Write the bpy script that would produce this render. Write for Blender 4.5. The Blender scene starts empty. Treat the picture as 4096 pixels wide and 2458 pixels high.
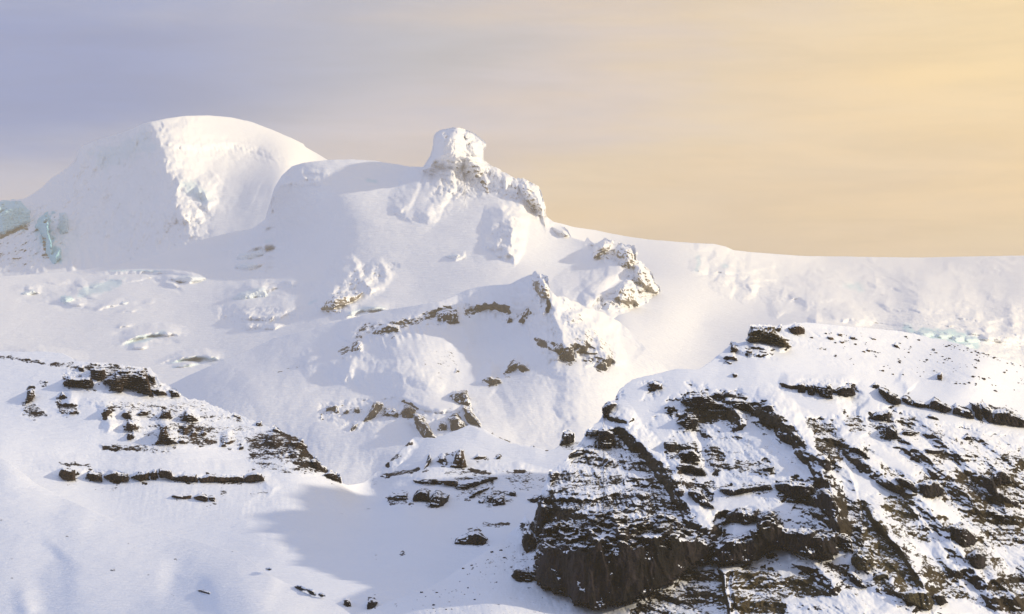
import bpy, math, random
import numpy as np

# ------------------------------------------------------------------ camera, sky, sun, exposure
sc = bpy.context.scene
C = sc.collection
F = 11600.0                      # focal length in pixels of the 4096 px wide photograph
HOR = 1900.0                     # row of the horizon in that photograph
PITCH = math.atan((HOR - 1229.0) / F)
cam = bpy.data.cameras.new('camera')
cam.sensor_width = 36.0
cam.lens = F / 4096.0 * 36.0
cam.clip_start = 5.0
cam.clip_end = 90000.0
cam_ob = bpy.data.objects.new('camera', cam)
C.objects.link(cam_ob)
cam_ob.rotation_euler = (math.pi / 2 + PITCH, 0, 0)
sc.camera = cam_ob

SUN_EL = math.radians(19.0)
SUN_AZ = math.radians(13.0)       # how far the sun stands towards the camera side of due right
sun = bpy.data.lights.new('sun', 'SUN')
sun.energy = 3.8
sun.angle = math.radians(1.5)
sun.color = (1.0, 0.87, 0.65)
sun_ob = bpy.data.objects.new('sun', sun)
C.objects.link(sun_ob)
from mathutils import Vector
to_sun = Vector((math.cos(SUN_EL) * math.cos(SUN_AZ), -math.cos(SUN_EL) * math.sin(SUN_AZ), math.sin(SUN_EL)))
sun_ob.rotation_euler = to_sun.to_track_quat('Z', 'Y').to_euler()

sc.view_settings.view_transform = 'Standard'
sc.view_settings.look = 'None'
sc.view_settings.exposure = -0.02
sc.view_settings.gamma = 1.0
sc.cycles.max_bounces = 6
sc.cycles.diffuse_bounces = 3
sc.cycles.volume_bounces = 1
sc.cycles.use_denoising = True


def lin(r, g, b):
    f = lambda c: c / 12.92 if c <= 0.04045 else ((c + 0.055) / 1.055) ** 2.4
    return (f(r / 255.0), f(g / 255.0), f(b / 255.0), 1.0)


class NT:
    """small helper to write node trees"""
    def __init__(self, tree):
        self.t = tree
        self.n = tree.nodes
        self.l = tree.links

    def new(self, kind, **kw):
        nd = self.n.new(kind)
        for k, v in kw.items():
            setattr(nd, k, v)
        return nd

    def put(self, sock, v):
        if isinstance(v, bpy.types.NodeSocket):
            self.l.new(v, sock)
        else:
            sock.default_value = v

    def math(self, op, a, b=0.0, c=0.0, clamp=False):
        nd = self.new('ShaderNodeMath', operation=op, use_clamp=clamp)
        self.put(nd.inputs[0], a); self.put(nd.inputs[1], b); self.put(nd.inputs[2], c)
        return nd.outputs[0]

    def smooth(self, x, lo, hi):
        nd = self.new('ShaderNodeMapRange', interpolation_type='SMOOTHSTEP')
        self.put(nd.inputs[0], x); self.put(nd.inputs[1], lo); self.put(nd.inputs[2], hi)
        return nd.outputs[0]

    def mix(self, f, a, b):
        nd = self.new('ShaderNodeMix', data_type='RGBA')
        self.put(nd.inputs[0], f); self.put(nd.inputs[6], a); self.put(nd.inputs[7], b)
        return nd.outputs[2]

    def noise(self, vec, scale, detail=4.0, rough=0.55, dist=0.0):
        nd = self.new('ShaderNodeTexNoise')
        self.l.new(vec, nd.inputs['Vector'])
        nd.inputs['Scale'].default_value = scale
        nd.inputs['Detail'].default_value = detail
        nd.inputs['Roughness'].default_value = rough
        nd.inputs['Distortion'].default_value = dist
        return nd.outputs[0]

    def scale(self, vec, s, rot=(0, 0, 0)):
        nd = self.new('ShaderNodeMapping')
        self.l.new(vec, nd.inputs['Vector'])
        nd.inputs['Scale'].default_value = s
        nd.inputs['Rotation'].default_value = rot
        return nd.outputs[0]

    def ramp(self, f, stops):
        nd = self.new('ShaderNodeValToRGB')
        self.put(nd.inputs[0], f)
        cr = nd.color_ramp
        while len(cr.elements) < len(stops):
            cr.elements.new(0.5)
        for e, (p, c) in zip(cr.elements, stops):
            e.position = p; e.color = c
        return nd.outputs[0]


def make_world():
    w = bpy.data.worlds.new('World')
    sc.world = w
    w.use_nodes = True
    w.node_tree.nodes.clear()
    T = NT(w.node_tree)
    out = T.new('ShaderNodeOutputWorld')
    tc = T.new('ShaderNodeTexCoord')
    g = tc.outputs['Generated']
    sep = T.new('ShaderNodeSeparateXYZ'); T.l.new(g, sep.inputs[0])
    x, y, z = sep.outputs
    sky = T.new('ShaderNodeTexSky', sky_type='NISHITA', sun_disc=False)
    sky.sun_elevation = SUN_EL
    sky.sun_rotation = math.pi / 2 + SUN_AZ
    sky.dust_density = 2.0
    bg_sky = T.new('ShaderNodeBackground'); T.l.new(sky.outputs[0], bg_sky.inputs[0])
    bg_sky.inputs[1].default_value = 0.10
    # thin cloud sheet, colour by direction: mauve away from the sun, amber towards it
    warp = T.noise(T.scale(g, (3.0, 1.0, 14.0), (0, math.radians(-22), 0)), 2.2, 4.0, 0.5)
    warp2 = T.noise(T.scale(g, (8.0, 3.0, 60.0), (0, math.radians(-16), 0)), 2.0, 5.0, 0.55)
    q = T.math('SUBTRACT', x, T.math('MULTIPLY', T.math('SUBTRACT', z, 0.115), 1.5))
    q = T.math('ADD', q, T.math('MULTIPLY', T.math('SUBTRACT', warp, 0.5), 0.26))
    q = T.math('ADD', q, T.math('MULTIPLY', T.math('SUBTRACT', warp2, 0.5), 0.09))
    f = T.math('DIVIDE', T.math('ADD', q, 0.30), 0.60, clamp=True)
    col = T.ramp(f, [(0.0, lin(150, 168, 218)), (0.20, lin(170, 182, 218)), (0.34, lin(194, 192, 208)),
                     (0.46, lin(211, 198, 196)), (0.56, lin(226, 205, 180)), (0.70, lin(238, 208, 168)),
                     (0.82, lin(255, 218, 158)), (1.0, lin(255, 230, 160))])
    # blue grey cloud bank at the upper left, its lower edge slanting up to the right
    wz = T.math('ADD', z, T.math('MULTIPLY', T.math('SUBTRACT', warp, 0.5), 0.045))
    wz = T.math('ADD', wz, T.math('MULTIPLY', T.math('SUBTRACT', warp2, 0.5), 0.012))
    low = T.math('ADD', 0.105, T.math('MULTIPLY', T.math('MAXIMUM', T.math('ADD', x, 0.10), 0.0), 0.22))
    mz = T.math('MULTIPLY', T.smooth(T.math('SUBTRACT', wz, low), -0.006, 0.022), T.smooth(wz, 0.180, 0.150))
    bank = T.math('MULTIPLY', mz, T.smooth(x, 0.05, -0.03))
    col = T.mix(T.math('MULTIPLY', bank, 0.8), col, lin(168, 176, 196))
    deep = T.math('MULTIPLY', mz, T.smooth(x, -0.01, -0.15))
    col = T.mix(T.math('MULTIPLY', deep, 0.95), col, lin(98, 134, 204))
    glow = T.math('MULTIPLY', T.smooth(x, 0.06, 0.18), T.smooth(z, 0.09, 0.15))
    col = T.mix(T.math('MULTIPLY', glow, 0.7), col, lin(255, 226, 170))
    # slightly darker towards the skyline on the right
    hz = T.math('MULTIPLY', T.smooth(z, 0.12, 0.07), T.smooth(x, -0.05, 0.08))
    col = T.mix(T.math('MULTIPLY', hz, 0.75), col, lin(203, 186, 172))
    st = T.noise(T.scale(g, (5.0, 2.0, 34.0), (0, math.radians(-17), 0)), 2.4, 6.0, 0.6, 0.4)
    br = T.math('ADD', 0.98, T.math('MULTIPLY', T.smooth(st, 0.30, 0.70), 0.13))
    sc_ = T.new('ShaderNodeVectorMath', operation='SCALE'); T.l.new(col, sc_.inputs[0]); T.l.new(br, sc_.inputs['Scale'])
    col = sc_.outputs[0]
    # behind the camera and overhead: cool
    cool = T.math('MAXIMUM', T.smooth(y, 0.6, -0.3), T.smooth(z, 0.3, 0.75))
    cool = T.math('MULTIPLY', cool, T.smooth(x, 1.0, 0.2))
    col = T.mix(cool, col, (0.41, 0.515, 0.80, 1))
    bg_c = T.new('ShaderNodeBackground'); T.l.new(col, bg_c.inputs[0]); bg_c.inputs[1].default_value = 1.0
    mx = T.new('ShaderNodeMixShader'); mx.inputs[0].default_value = 0.93
    T.l.new(bg_sky.outputs[0], mx.inputs[1]); T.l.new(bg_c.outputs[0], mx.inputs[2])
    T.l.new(mx.outputs[0], out.inputs[0])


make_world()

# ------------------------------------------------------------------ numeric helpers
RNG = np.random.RandomState(7)
PERM = RNG.permutation(256)
PERM = np.concatenate([PERM, PERM, PERM]).astype(np.int32)
G3 = RNG.normal(size=(256, 3)); G3 /= np.linalg.norm(G3, axis=1)[:, None]
G3 = G3.astype(np.float32)


def perlin(x, y, z):
    x = np.asarray(x, np.float64); y = np.asarray(y, np.float64); z = np.asarray(z, np.float64)
    xi = np.floor(x); yi = np.floor(y); zi = np.floor(z)
    fx = (x - xi).astype(np.float32); fy = (y - yi).astype(np.float32); fz = (z - zi).astype(np.float32)
    X = xi.astype(np.int32) & 255; Y = yi.astype(np.int32) & 255; Z = zi.astype(np.int32) & 255
    u = fx * fx * fx * (fx * (fx * 6 - 15) + 10)
    v = fy * fy * fy * (fy * (fy * 6 - 15) + 10)
    w = fz * fz * fz * (fz * (fz * 6 - 15) + 10)
    r = 0
    for i in (0, 1):
        wx = u if i else 1 - u
        for j in (0, 1):
            wy = v if j else 1 - v
            h = PERM[PERM[X + i] + Y + j]
            for k in (0, 1):
                wz = w if k else 1 - w
                g = G3[PERM[h + Z + k] & 255]
                r = r + wx * wy * wz * (g[..., 0] * (fx - i) + g[..., 1] * (fy - j) + g[..., 2] * (fz - k))
    return r * 1.5


def fbm(x, y, z, octs=4, gain=0.5, ridged=False):
    a = 1.0; s = 0; tot = 0
    for o in range(octs):
        n = perlin(x + 17.3 * o, y - 9.1 * o, z + 5.7 * o)
        if ridged:
            n = 1 - 2 * np.abs(n)
        s = s + a * n; tot += a
        x = x * 2.03; y = y * 2.03; z = z * 2.03; a *= gain
    return s / tot


def rounded(pts, n=2):
    p = np.asarray(pts, float)
    for _ in range(n):
        q = [p[0]]
        for a, b in zip(p[:-1], p[1:]):
            q += [a * 0.75 + b * 0.25, a * 0.25 + b * 0.75]
        q.append(p[-1])
        p = np.array(q)
    return p


def sstep(lo, hi, x):
    t = np.clip((x - lo) / (hi - lo), 0, 1)
    return t * t * (3 - 2 * t)


def seg_dist(U, V, pts):
    """distance to a polyline, side of it (+ = left-hand side when walking down the list in image space), arc 0..1"""
    pts = np.asarray(pts, float)
    best = np.full(U.shape, 1e9); side = np.ones(U.shape); arc = np.zeros(U.shape)
    L = np.hypot(*(pts[1:] - pts[:-1]).T); cum = np.concatenate([[0], np.cumsum(L)])
    for i in range(len(pts) - 1):
        a = pts[i]; b = pts[i + 1]; d = b - a; l2 = max(float(d @ d), 1e-9)
        t = np.clip(((U - a[0]) * d[0] + (V - a[1]) * d[1]) / l2, 0, 1)
        ex = U - a[0] - t * d[0]; ey = V - a[1] - t * d[1]
        dd = np.hypot(ex, ey)
        m = dd < best
        best = np.where(m, dd, best)
        side = np.where(m, (d[0] * ey - d[1] * ex) / (math.sqrt(l2) * np.maximum(dd, 1e-6)), side)
        arc = np.where(m, (cum[i] + t * L[i]) / cum[-1], arc)
    return best, side, arc


def inside(U, V, poly):
    poly = np.asarray(poly, float)
    r = np.zeros(U.shape, bool)
    n = len(poly)
    for i in range(n):
        x1, y1 = poly[i]; x2, y2 = poly[(i + 1) % n]
        c = ((y1 > V) != (y2 > V))
        if y1 != y2:
            xi = (x2 - x1) * (V - y1) / (y2 - y1) + x1
            r ^= c & (U < xi)
    return r


def sdist(U, V, poly):
    """signed distance, positive inside"""
    d, _, _ = seg_dist(U, V, list(poly) + [poly[0]])
    return np.where(inside(U, V, poly), d, -d)


def tps(ctrl):
    ctrl = np.asarray(ctrl, float)
    p = ctrl[:, :2] / 1000.0; y = ctrl[:, 2]
    n = len(p)
    r = np.hypot(p[:, None, 0] - p[None, :, 0], p[:, None, 1] - p[None, :, 1])
    K = np.where(r > 0, r * r * np.log(np.maximum(r, 1e-9)), 0) + np.eye(n) * 0.004
    P = np.concatenate([np.ones((n, 1)), p], 1)
    A = np.zeros((n + 3, n + 3)); A[:n, :n] = K; A[:n, n:] = P; A[n:, :n] = P.T
    w = np.linalg.solve(A, np.concatenate([y, [0, 0, 0]]))

    def f(U, V):
        x = U / 1000.0; v = V / 1000.0
        r = w[n] + w[n + 1] * x + w[n + 2] * v
        for i in range(n):
            d2 = (x - p[i, 0]) ** 2 + (v - p[i, 1]) ** 2
            r = r + w[i] * 0.5 * d2 * np.log(np.maximum(d2, 1e-12))
        return r
    return f


CP, SP = math.cos(PITCH), math.sin(PITCH)


def world(U, V, Y):
    x = (U - 2048.0) / F
    yy = (1229.0 - V) / F
    dy = CP - SP * yy
    dz = SP + CP * yy
    return np.stack([x / dy * Y, Y, dz / dy * Y], -1)


def cc(off, wid, pts, full=2473.0):
    """points read in an enlarged crop -> pixels of the photograph"""
    k = wid / full
    return [(off[0] + a * k, off[1] + b * k) + tuple(r) for a, b, *r in pts]


def D(pts):
    return cc((0, 0), 4096, pts)


def grid_faces(ny, nx, keep=None):
    i = np.arange(ny * nx).reshape(ny, nx)
    q = np.stack([i[:-1, :-1], i[1:, :-1], i[1:, 1:], i[:-1, 1:]], -1).reshape(-1, 4)
    if keep is not None:
        q = q[keep.reshape(-1)]
    return q


def mesh_from(name, co, quads, mat, attr=None, parent=None, origin=None):
    used = np.zeros(len(co), bool); used[quads.reshape(-1)] = True
    idx = np.cumsum(used) - 1
    co = co[used]; quads = idx[quads]
    if attr is not None:
        attr = attr[used]
    if origin is None:
        origin = np.zeros(3)
    co = co - origin
    me = bpy.data.meshes.new(name)
    me.vertices.add(len(co)); me.vertices.foreach_set('co', co.astype(np.float32).ravel())
    me.loops.add(len(quads) * 4); me.loops.foreach_set('vertex_index', quads.astype(np.int32).ravel())
    me.polygons.add(len(quads))
    me.polygons.foreach_set('loop_start', (np.arange(len(quads)) * 4).astype(np.int32))
    me.polygons.foreach_set('loop_total', np.full(len(quads), 4, np.int32))
    me.update(calc_edges=True)
    me.polygons.foreach_set('use_smooth', np.ones(len(quads), bool))
    if attr is not None:
        a = me.attributes.new('cover', 'FLOAT_COLOR', 'POINT')
        a.data.foreach_set('color', attr.astype(np.float32).ravel())
    me.materials.append(mat)
    ob = bpy.data.objects.new(name, me)
    ob.location = origin
    C.objects.link(ob)
    if parent is not None:
        ob.parent = parent
    return ob


# ------------------------------------------------------------------ materials
def snow_rock_mat(name, px, rock_a, rock_b, tint=(0.10, 0.085, 0.04), strata=3.0, bump=1.0, speck=1.0, nz0=0.82, slope=2.0, patch=1.4, grain=9.0):
    """px = metres covered by one render pixel where this material is seen, sets the size of the fine detail
    attribute 'cover': R rock amount, G glacier ice, B dry grass, A unused"""
    m = bpy.data.materials.new(name)
    m.use_nodes = True
    m.node_tree.nodes.clear()
    T = NT(m.node_tree)
    out = T.new('ShaderNodeOutputMaterial')
    bs = T.new('ShaderNodeBsdfPrincipled')
    geo = T.new('ShaderNodeNewGeometry')
    pos = geo.outputs['Position']
    at = T.new('ShaderNodeAttribute', attribute_name='cover')
    big = T.noise(T.scale(pos, (1, 1, 1.3)), 1.0 / (px * 26), 3.0, 0.5, 0.4)
    sp = T.new('ShaderNodeSeparateColor'); T.l.new(at.outputs['Color'], sp.inputs[0])
    R, G, B = sp.outputs
    nz = T.new('ShaderNodeSeparateXYZ'); T.l.new(geo.outputs['Normal'], nz.inputs[0])
    nzv = nz.outputs[2]
    flat = T.scale(pos, (1.0, 0.6, strata), (0, math.radians(6), 0))
    n1 = T.noise(flat, 1.0 / (px * grain), 5.0, 0.64, 0.6)
    n2 = T.noise(flat, 1.0 / (px * 2.4), 3.0, 0.65, 0.3)
    sl = T.math('MULTIPLY', T.math('SUBTRACT', nz0, nzv), slope)
    k = T.math('ADD', sl, T.math('MULTIPLY', T.math('SUBTRACT', n1, 0.5), 2.6 * speck))
    k = T.math('ADD', k, T.math('MULTIPLY', T.math('SUBTRACT', n2, 0.5), 2.0 * speck))
    k = T.math('ADD', k, T.math('MULTIPLY', T.math('SUBTRACT', big, 0.5), patch))
    x = T.math('ADD', R, T.math('MULTIPLY', R, k))
    rock = T.smooth(x, 0.44, 0.58)
    # rock colour: dark basalt, brown weathering, vertical water streaks
    vert = T.scale(pos, (1.0, 1.0, 0.22))
    n3 = T.noise(vert, 1.0 / (px * 5), 4.0, 0.6)
    n4 = T.noise(pos, 1.0 / (px * 30), 3.0, 0.5)
    rc = T.mix(T.smooth(T.math('ADD', T.math('MULTIPLY', n3, 0.6), T.math('MULTIPLY', n4, 0.4)), 0.42, 0.66),
               rock_a + (1,), rock_b + (1,))
    rc = T.mix(T.math('MULTIPLY', B, T.smooth(n2, 0.3, 0.7)), rc, tint + (1,))
    n5 = T.noise(pos, 1.0 / (px * 60), 4.0, 0.55)
    snow = T.mix(n5, (0.86, 0.87, 0.90, 1), (0.80, 0.815, 0.85, 1))
    ice = T.mix(n1, (0.15, 0.50, 0.60, 1), (0.46, 0.74, 0.81, 1))
    cold = T.mix(G, snow, ice)
    col = T.mix(rock, cold, rc)
    T.l.new(col, bs.inputs['Base Color'])
    T.put(bs.inputs['Roughness'], T.math('ADD', T.math('MULTIPLY', rock, 0.25), 0.6))
    bs.inputs['Specular IOR Level'].default_value = 0.15
    # relief finer than the mesh
    bn = T.noise(T.scale(pos, (1, 1, 1.6)), 1.0 / (px * 3.0), 4.0, 0.6)
    rip = T.noise(T.scale(pos, (0.35, 1.0, 1.0), (0.2, 0.1, math.radians(20))), 1.0 / (px * 6), 4.0, 0.55, 0.5)
    h = T.math('ADD', T.math('MULTIPLY', bn, T.math('ADD', T.math('MULTIPLY', rock, 2.0 * px), 0.22 * px * bump)),
               T.math('MULTIPLY', rip, 0.95 * px * bump))
    h = T.math('SUBTRACT', h, T.math('MULTIPLY', rock, 0.8 * px))
    bp = T.new('ShaderNodeBump'); bp.inputs['Strength'].default_value = 1.0
    bp.inputs['Distance'].default_value = 1.0
    T.l.new(h, bp.inputs['Height']); T.l.new(bp.outputs[0], bs.inputs['Normal'])
    T.l.new(bs.outputs[0], out.inputs[0])
    return m


# ------------------------------------------------------------------ terrain sheets
class Sheet:
    def __init__(self, crest, bottom, ctrl, u0, u1, du, dv, jag=0.0, jagfreq=40.0, seed=0.0, near=1.0):
        self.k = near            # how much nearer than the control depths this ground lies
        self.u = np.arange(u0, u1 + du, du, dtype=float)
        cr = np.array(crest, float); bo = np.array(bottom, float)
        self.top = np.interp(self.u, cr[:, 0], cr[:, 1])
        if jag is not None:
            j = jag(self.u) if callable(jag) else jag
            self.top = self.top + j * fbm(self.u / jagfreq, self.u * 0 + seed, self.u * 0 + 3.3, 4, 0.6)
        self.bot = np.interp(self.u, bo[:, 0], bo[:, 1])
        self.ny = int(np.max(self.bot - self.top) / dv) + 2
        s = np.linspace(0, 1, self.ny)[:, None]
        self.U = np.broadcast_to(self.u, (self.ny, len(self.u))).copy()
        self.V = self.top + (self.bot - self.top) * s
        self.base = tps(ctrl)
        self.Y = self.base(self.U, self.V)
        z = np.zeros_like(self.Y)
        self.R = z.copy(); self.I = z.copy(); self.B = z.copy(); self.N = z.copy()
        self.seed = seed

    def sel(self, pts, mar):
        p = np.asarray([q[:2] for q in pts], float)
        return np.where((self.U > p[:, 0].min() - mar) & (self.U < p[:, 0].max() + mar) &
                        (self.V > p[:, 1].min() - mar) & (self.V < p[:, 1].max() + mar))

    def ridge(self, pts, amp, wl, wr, p=1.4, taper=0.15, warp=0.22):
        """push towards the camera along a line; wl, wr = widths on its left (looking along the list) and right"""
        s = self.sel(pts, max(wl, wr))
        if not len(s[0]):
            return
        U, V = self.U[s], self.V[s]
        k = warp * min(wl, wr) + 3 * (warp > 0.1)
        U = U + k * fbm(U / 70.0, V / 70.0, U * 0 + self.seed + 31, 3, 0.6) * 1.6
        V = V + k * fbm(U / 60.0, V / 60.0, U * 0 + self.seed + 57, 3, 0.6) * 1.6
        d, side, arc = seg_dist(U, V, rounded([q[:2] for q in pts]))
        w = wl + (wr - wl) * (side * 0.5 + 0.5)
        x = np.clip(1 - d / w, 0, 1)
        e = np.minimum(1, np.minimum(arc, 1 - arc) / taper + 0.12) if taper else 1.0
        # p near 1: a sharp edge, larger: concave flanks
        self.Y[s] -= amp * e * x ** p * (1 + 0.5 * (1 - x))

    def blob(self, A, cx, cy, rx, ry, val, rot=0.0, p=2.0):
        m = max(rx, ry) * 2.2
        s = self.sel([(cx, cy)], m)
        c, sn = math.cos(rot), math.sin(rot)
        x = ((self.U[s] - cx) * c + (self.V[s] - cy) * sn) / rx
        y = (-(self.U[s] - cx) * sn + (self.V[s] - cy) * c) / ry
        A[s] += val * np.exp(-(x * x + y * y) ** (p / 2))

    def blur(self, r, passes=3):
        D_ = self.Y - self.base(self.U, self.V)
        for _ in range(passes):
            for ax in (0, 1):
                pad = [(0, 0), (0, 0)]; pad[ax] = (r + 1, r)
                c = np.cumsum(np.pad(D_, pad, 'edge'), axis=ax)
                n = D_.shape[ax]
                D_ = (np.take(c, range(2 * r + 1, 2 * r + 1 + n), axis=ax) - np.take(c, range(0, n), axis=ax)) / (2 * r + 1)
        self.Y = self.base(self.U, self.V) + D_

    def flutes(self, line, n, length, amp, w, lean=0.0):
        q = rounded(line, 1)
        L = np.concatenate([[0], np.cumsum(np.hypot(*(q[1:] - q[:-1]).T))])
        rr = np.random.RandomState(int(abs(q[0, 0])) % 1000)
        for i in range(n):
            t = (i + rr.uniform(0.1, 0.9)) / n * L[-1]
            x = np.interp(t, L, q[:, 0]); y = np.interp(t, L, q[:, 1])
            ln = length * rr.uniform(0.5, 1.4)
            self.ridge([(x, y - 3), (x + lean * ln + rr.normal(0, 4), y + ln)], amp * rr.uniform(0.5, 1.3), w * rr.uniform(0.7, 1.5), w * rr.uniform(0.7, 1.3), 1.0, taper=0.35)

    def area(self, A, poly, val, soft=15.0, wob=12.0, mode='max'):
        s = self.sel(poly, soft * 2 + wob)
        if not len(s[0]):
            return
        U, V = self.U[s], self.V[s]
        w = wob * fbm(U / 45.0, V / 30.0, U * 0 + self.seed + 9, 4, 0.6) * 1.8
        sd = sdist(U, V, poly) + w
        m = sstep(-soft, soft, sd) * val
        if mode == 'max':
            A[s] = np.maximum(A[s], m)
        elif mode == 'cut':
            A[s] = A[s] * (1 - sstep(-soft, soft, sd) * (1 - val))
        else:
            A[s] += m

    def line(self, A, pts, w, val, wob=8.0):
        s = self.sel(pts, w * 2 + wob)
        if not len(s[0]):
            return
        U, V = self.U[s], self.V[s]
        d, _, arc = seg_dist(U, V, [q[:2] for q in pts])
        d = d + wob * fbm(U / 30.0, V / 20.0, U * 0 + self.seed + 4, 3, 0.6) * 1.5
        A[s] = np.maximum(A[s], val * sstep(w * 1.3, w * 0.5, d) * np.minimum(1, np.minimum(arc, 1 - arc) * 8 + 0.4))

    def P(self):
        return world(self.U, self.V, self.Y)

    def lookup(self, u, v):
        """depth of the finished sheet at photo pixels"""
        fu = np.clip((u - self.u[0]) / (self.u[1] - self.u[0]), 0, len(self.u) - 1.001)
        i = fu.astype(int); a = fu - i
        r = 0
        for ii, w in ((i, 1 - a), (i + 1, a)):
            t, b = self.top[ii], self.bot[ii]
            s = np.clip((v - t) / (b - t), 0, 1) * (self.ny - 1.001)
            j = s.astype(int); c = s - j
            r = r + w * ((1 - c) * self.Y[j, ii] + c * self.Y[j + 1, ii])
        return r

    def build(self, name, mat, back=350.0, backslope=0.7, lip=12.0):
        P = world(self.U, self.V, self.Y * self.k)
        back *= self.k; lip *= self.k
        nb = 14
        k = np.linspace(1, 0, nb + 1)[:-1][:, None]
        P0 = P[0]
        run = back * k ** 1.6
        drop = backslope * run * run / (run + lip)
        bk = np.repeat(P0[None], nb, 0)
        bk[..., 1] += run
        bk[..., 0] *= bk[..., 1] / P0[None, :, 1]
        bk[..., 2] -= drop
        # the slope runs on below its lower edge, under the ground in front of it
        ns = 8
        d_ = (np.arange(1, ns + 1) / ns)[:, None] * 420 * self.k
        sk = np.repeat(P[-1][None], ns, 0)
        sk[..., 1] -= 0.3 * d_
        sk[..., 2] -= d_
        allP = np.concatenate([bk, P, sk], 0)
        at = np.zeros(allP.shape[:2] + (4,))
        for i, A in enumerate((self.R, self.I, self.B)):
            at[nb:nb + len(A), :, i] = A
            at[:nb, :, i] = A[0] * 0.6
        at[..., 3] = 1
        ny, nx = allP.shape[:2]
        ob = mesh_from(name, allP.reshape(-1, 3), grid_faces(ny, nx), mat, at.reshape(-1, 4))
        ob['kind'] = 'structure'
        return ob


# ------------------------------------------------------------------ materials of the place
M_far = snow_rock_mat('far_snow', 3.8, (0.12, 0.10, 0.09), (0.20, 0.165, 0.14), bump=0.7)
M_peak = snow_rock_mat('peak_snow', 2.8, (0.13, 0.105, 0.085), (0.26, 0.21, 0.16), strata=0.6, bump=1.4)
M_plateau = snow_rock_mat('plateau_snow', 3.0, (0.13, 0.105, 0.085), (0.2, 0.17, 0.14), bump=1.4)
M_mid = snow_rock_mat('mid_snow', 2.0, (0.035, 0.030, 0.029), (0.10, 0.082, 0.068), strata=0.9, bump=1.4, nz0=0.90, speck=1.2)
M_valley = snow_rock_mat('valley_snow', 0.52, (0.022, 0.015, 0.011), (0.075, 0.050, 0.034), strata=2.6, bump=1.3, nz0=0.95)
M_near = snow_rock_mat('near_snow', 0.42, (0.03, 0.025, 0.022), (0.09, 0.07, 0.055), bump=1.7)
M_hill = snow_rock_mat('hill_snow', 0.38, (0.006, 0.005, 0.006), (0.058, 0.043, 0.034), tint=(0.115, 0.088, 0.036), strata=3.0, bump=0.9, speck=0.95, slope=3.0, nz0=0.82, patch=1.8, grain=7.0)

c1 = lambda p: cc((0, 400), 1400, p)
c2 = lambda p: cc((1300, 400), 1400, p)
c3 = lambda p: cc((2600, 850), 1496, p, 2467.0)
c4 = lambda p: cc((0, 1300), 1400, p)
c5 = lambda p: cc((1200, 1050), 1400, p)
c6 = lambda p: cc((0, 1850), 1400, p)
c7 = lambda p: cc((1300, 1750), 1000, p, 2096.0)
c8 = lambda p: cc((2000, 1250), 2096, p)
z1 = lambda p: cc((2100, 1450), 800, p)
z2 = lambda p: cc((2700, 1250), 800, p)
z3 = lambda p: cc((3296, 1300), 800, p)
z4 = lambda p: cc((2100, 1900), 800, p)
z5 = lambda p: cc((2700, 1700), 800, p)
z6 = lambda p: cc((3296, 1700), 800, p)
z7 = lambda p: cc((2600, 2060), 700, p)
z8 = lambda p: cc((3296, 2060), 800, p)

# ---- the domed summit, far left
crestA = D([(-150, 520), (0, 487), (60, 480), (100, 455), (125, 430), (150, 415), (178, 393), (188, 364), (198, 354), (230, 340),
            (280, 325), (318, 312), (345, 298), (372, 293), (400, 287), (440, 281), (500, 278.5), (560, 284), (610, 296),
            (660, 315), (700, 332), (733, 348), (737, 355), (760, 368), (790, 386), (850, 420), (1000, 490), (1200, 560)])
botA = D([(-150, 700), (400, 690), (700, 640), (900, 620), (1200, 640)])
ctrlA = D([(0, 487, 12600), (0, 670, 11500), (100, 455, 12700), (100, 640, 11500), (200, 350, 12900), (200, 500, 12200),
           (200, 640, 11450), (365, 300, 12350), (400, 400, 11900), (430, 500, 11500), (470, 600, 11150), (500, 279, 13000),
           (500, 340, 12550), (500, 420, 12050), (550, 500, 11500), (600, 430, 11950), (650, 480, 11450), (690, 420, 11750), (620, 300, 13300), (620, 370, 12750),  # lower right flank bent away from the sun, shaping in a cloud shadow
           (735, 350, 13500), (735, 400, 13000), (700, 500, 11300), (600, 600, 11000), (800, 420, 13100), (900, 450, 12800),
           (800, 600, 11600), (1000, 500, 12400), (-150, 520, 12600), (-150, 700, 11300), (1200, 600, 12300),
           (300, 400, 12500), (300, 550, 11750)])
A = Sheet(crestA, botA, ctrlA, -250, 1900, 4, 4, jag=2.0, jagfreq=60, seed=1)
A.ridge(D([(366, 300), (385, 350), (405, 400), (425, 460), (440, 540)]), 95, 230, 210, 1.5)
A.ridge(D([(395, 335), (450, 350), (500, 350), (560, 344), (610, 352), (660, 372), (720, 392), (760, 398)]), 70, 190, 26, 1.2)
A.flutes(D([(205, 362), (260, 335), (330, 312), (362, 306)]), 12, 190, 30, 30, -0.45)
A.flutes(D([(230, 420), (300, 400), (380, 380)]), 10, 260, 26, 34, -0.25)
A.flutes(D([(240, 500), (320, 490), (420, 500)]), 12, 150, 26, 24, -0.15)
A.flutes(D([(520, 400), (600, 410), (680, 420)]), 7, 120, 14, 34, -0.5)
A.flutes(D([(20, 600), (120, 620), (260, 600)]), 10, 70, 26, 18, 0.1)
for i in range(26):                                   # flutes below the cap
    t = i / 25.0
    x = 420 + 240 * t
    y = 352 - 10 * math.sin(t * 3.1) + (22 * max(0, t - 0.6) / 0.4)
    A.ridge(D([(x, y), (x + 4 + 10 * t, y + 28 + 9 * math.sin(i * 2.3))]), 13, 9, 9, 1.0, taper=0.4)
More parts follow.
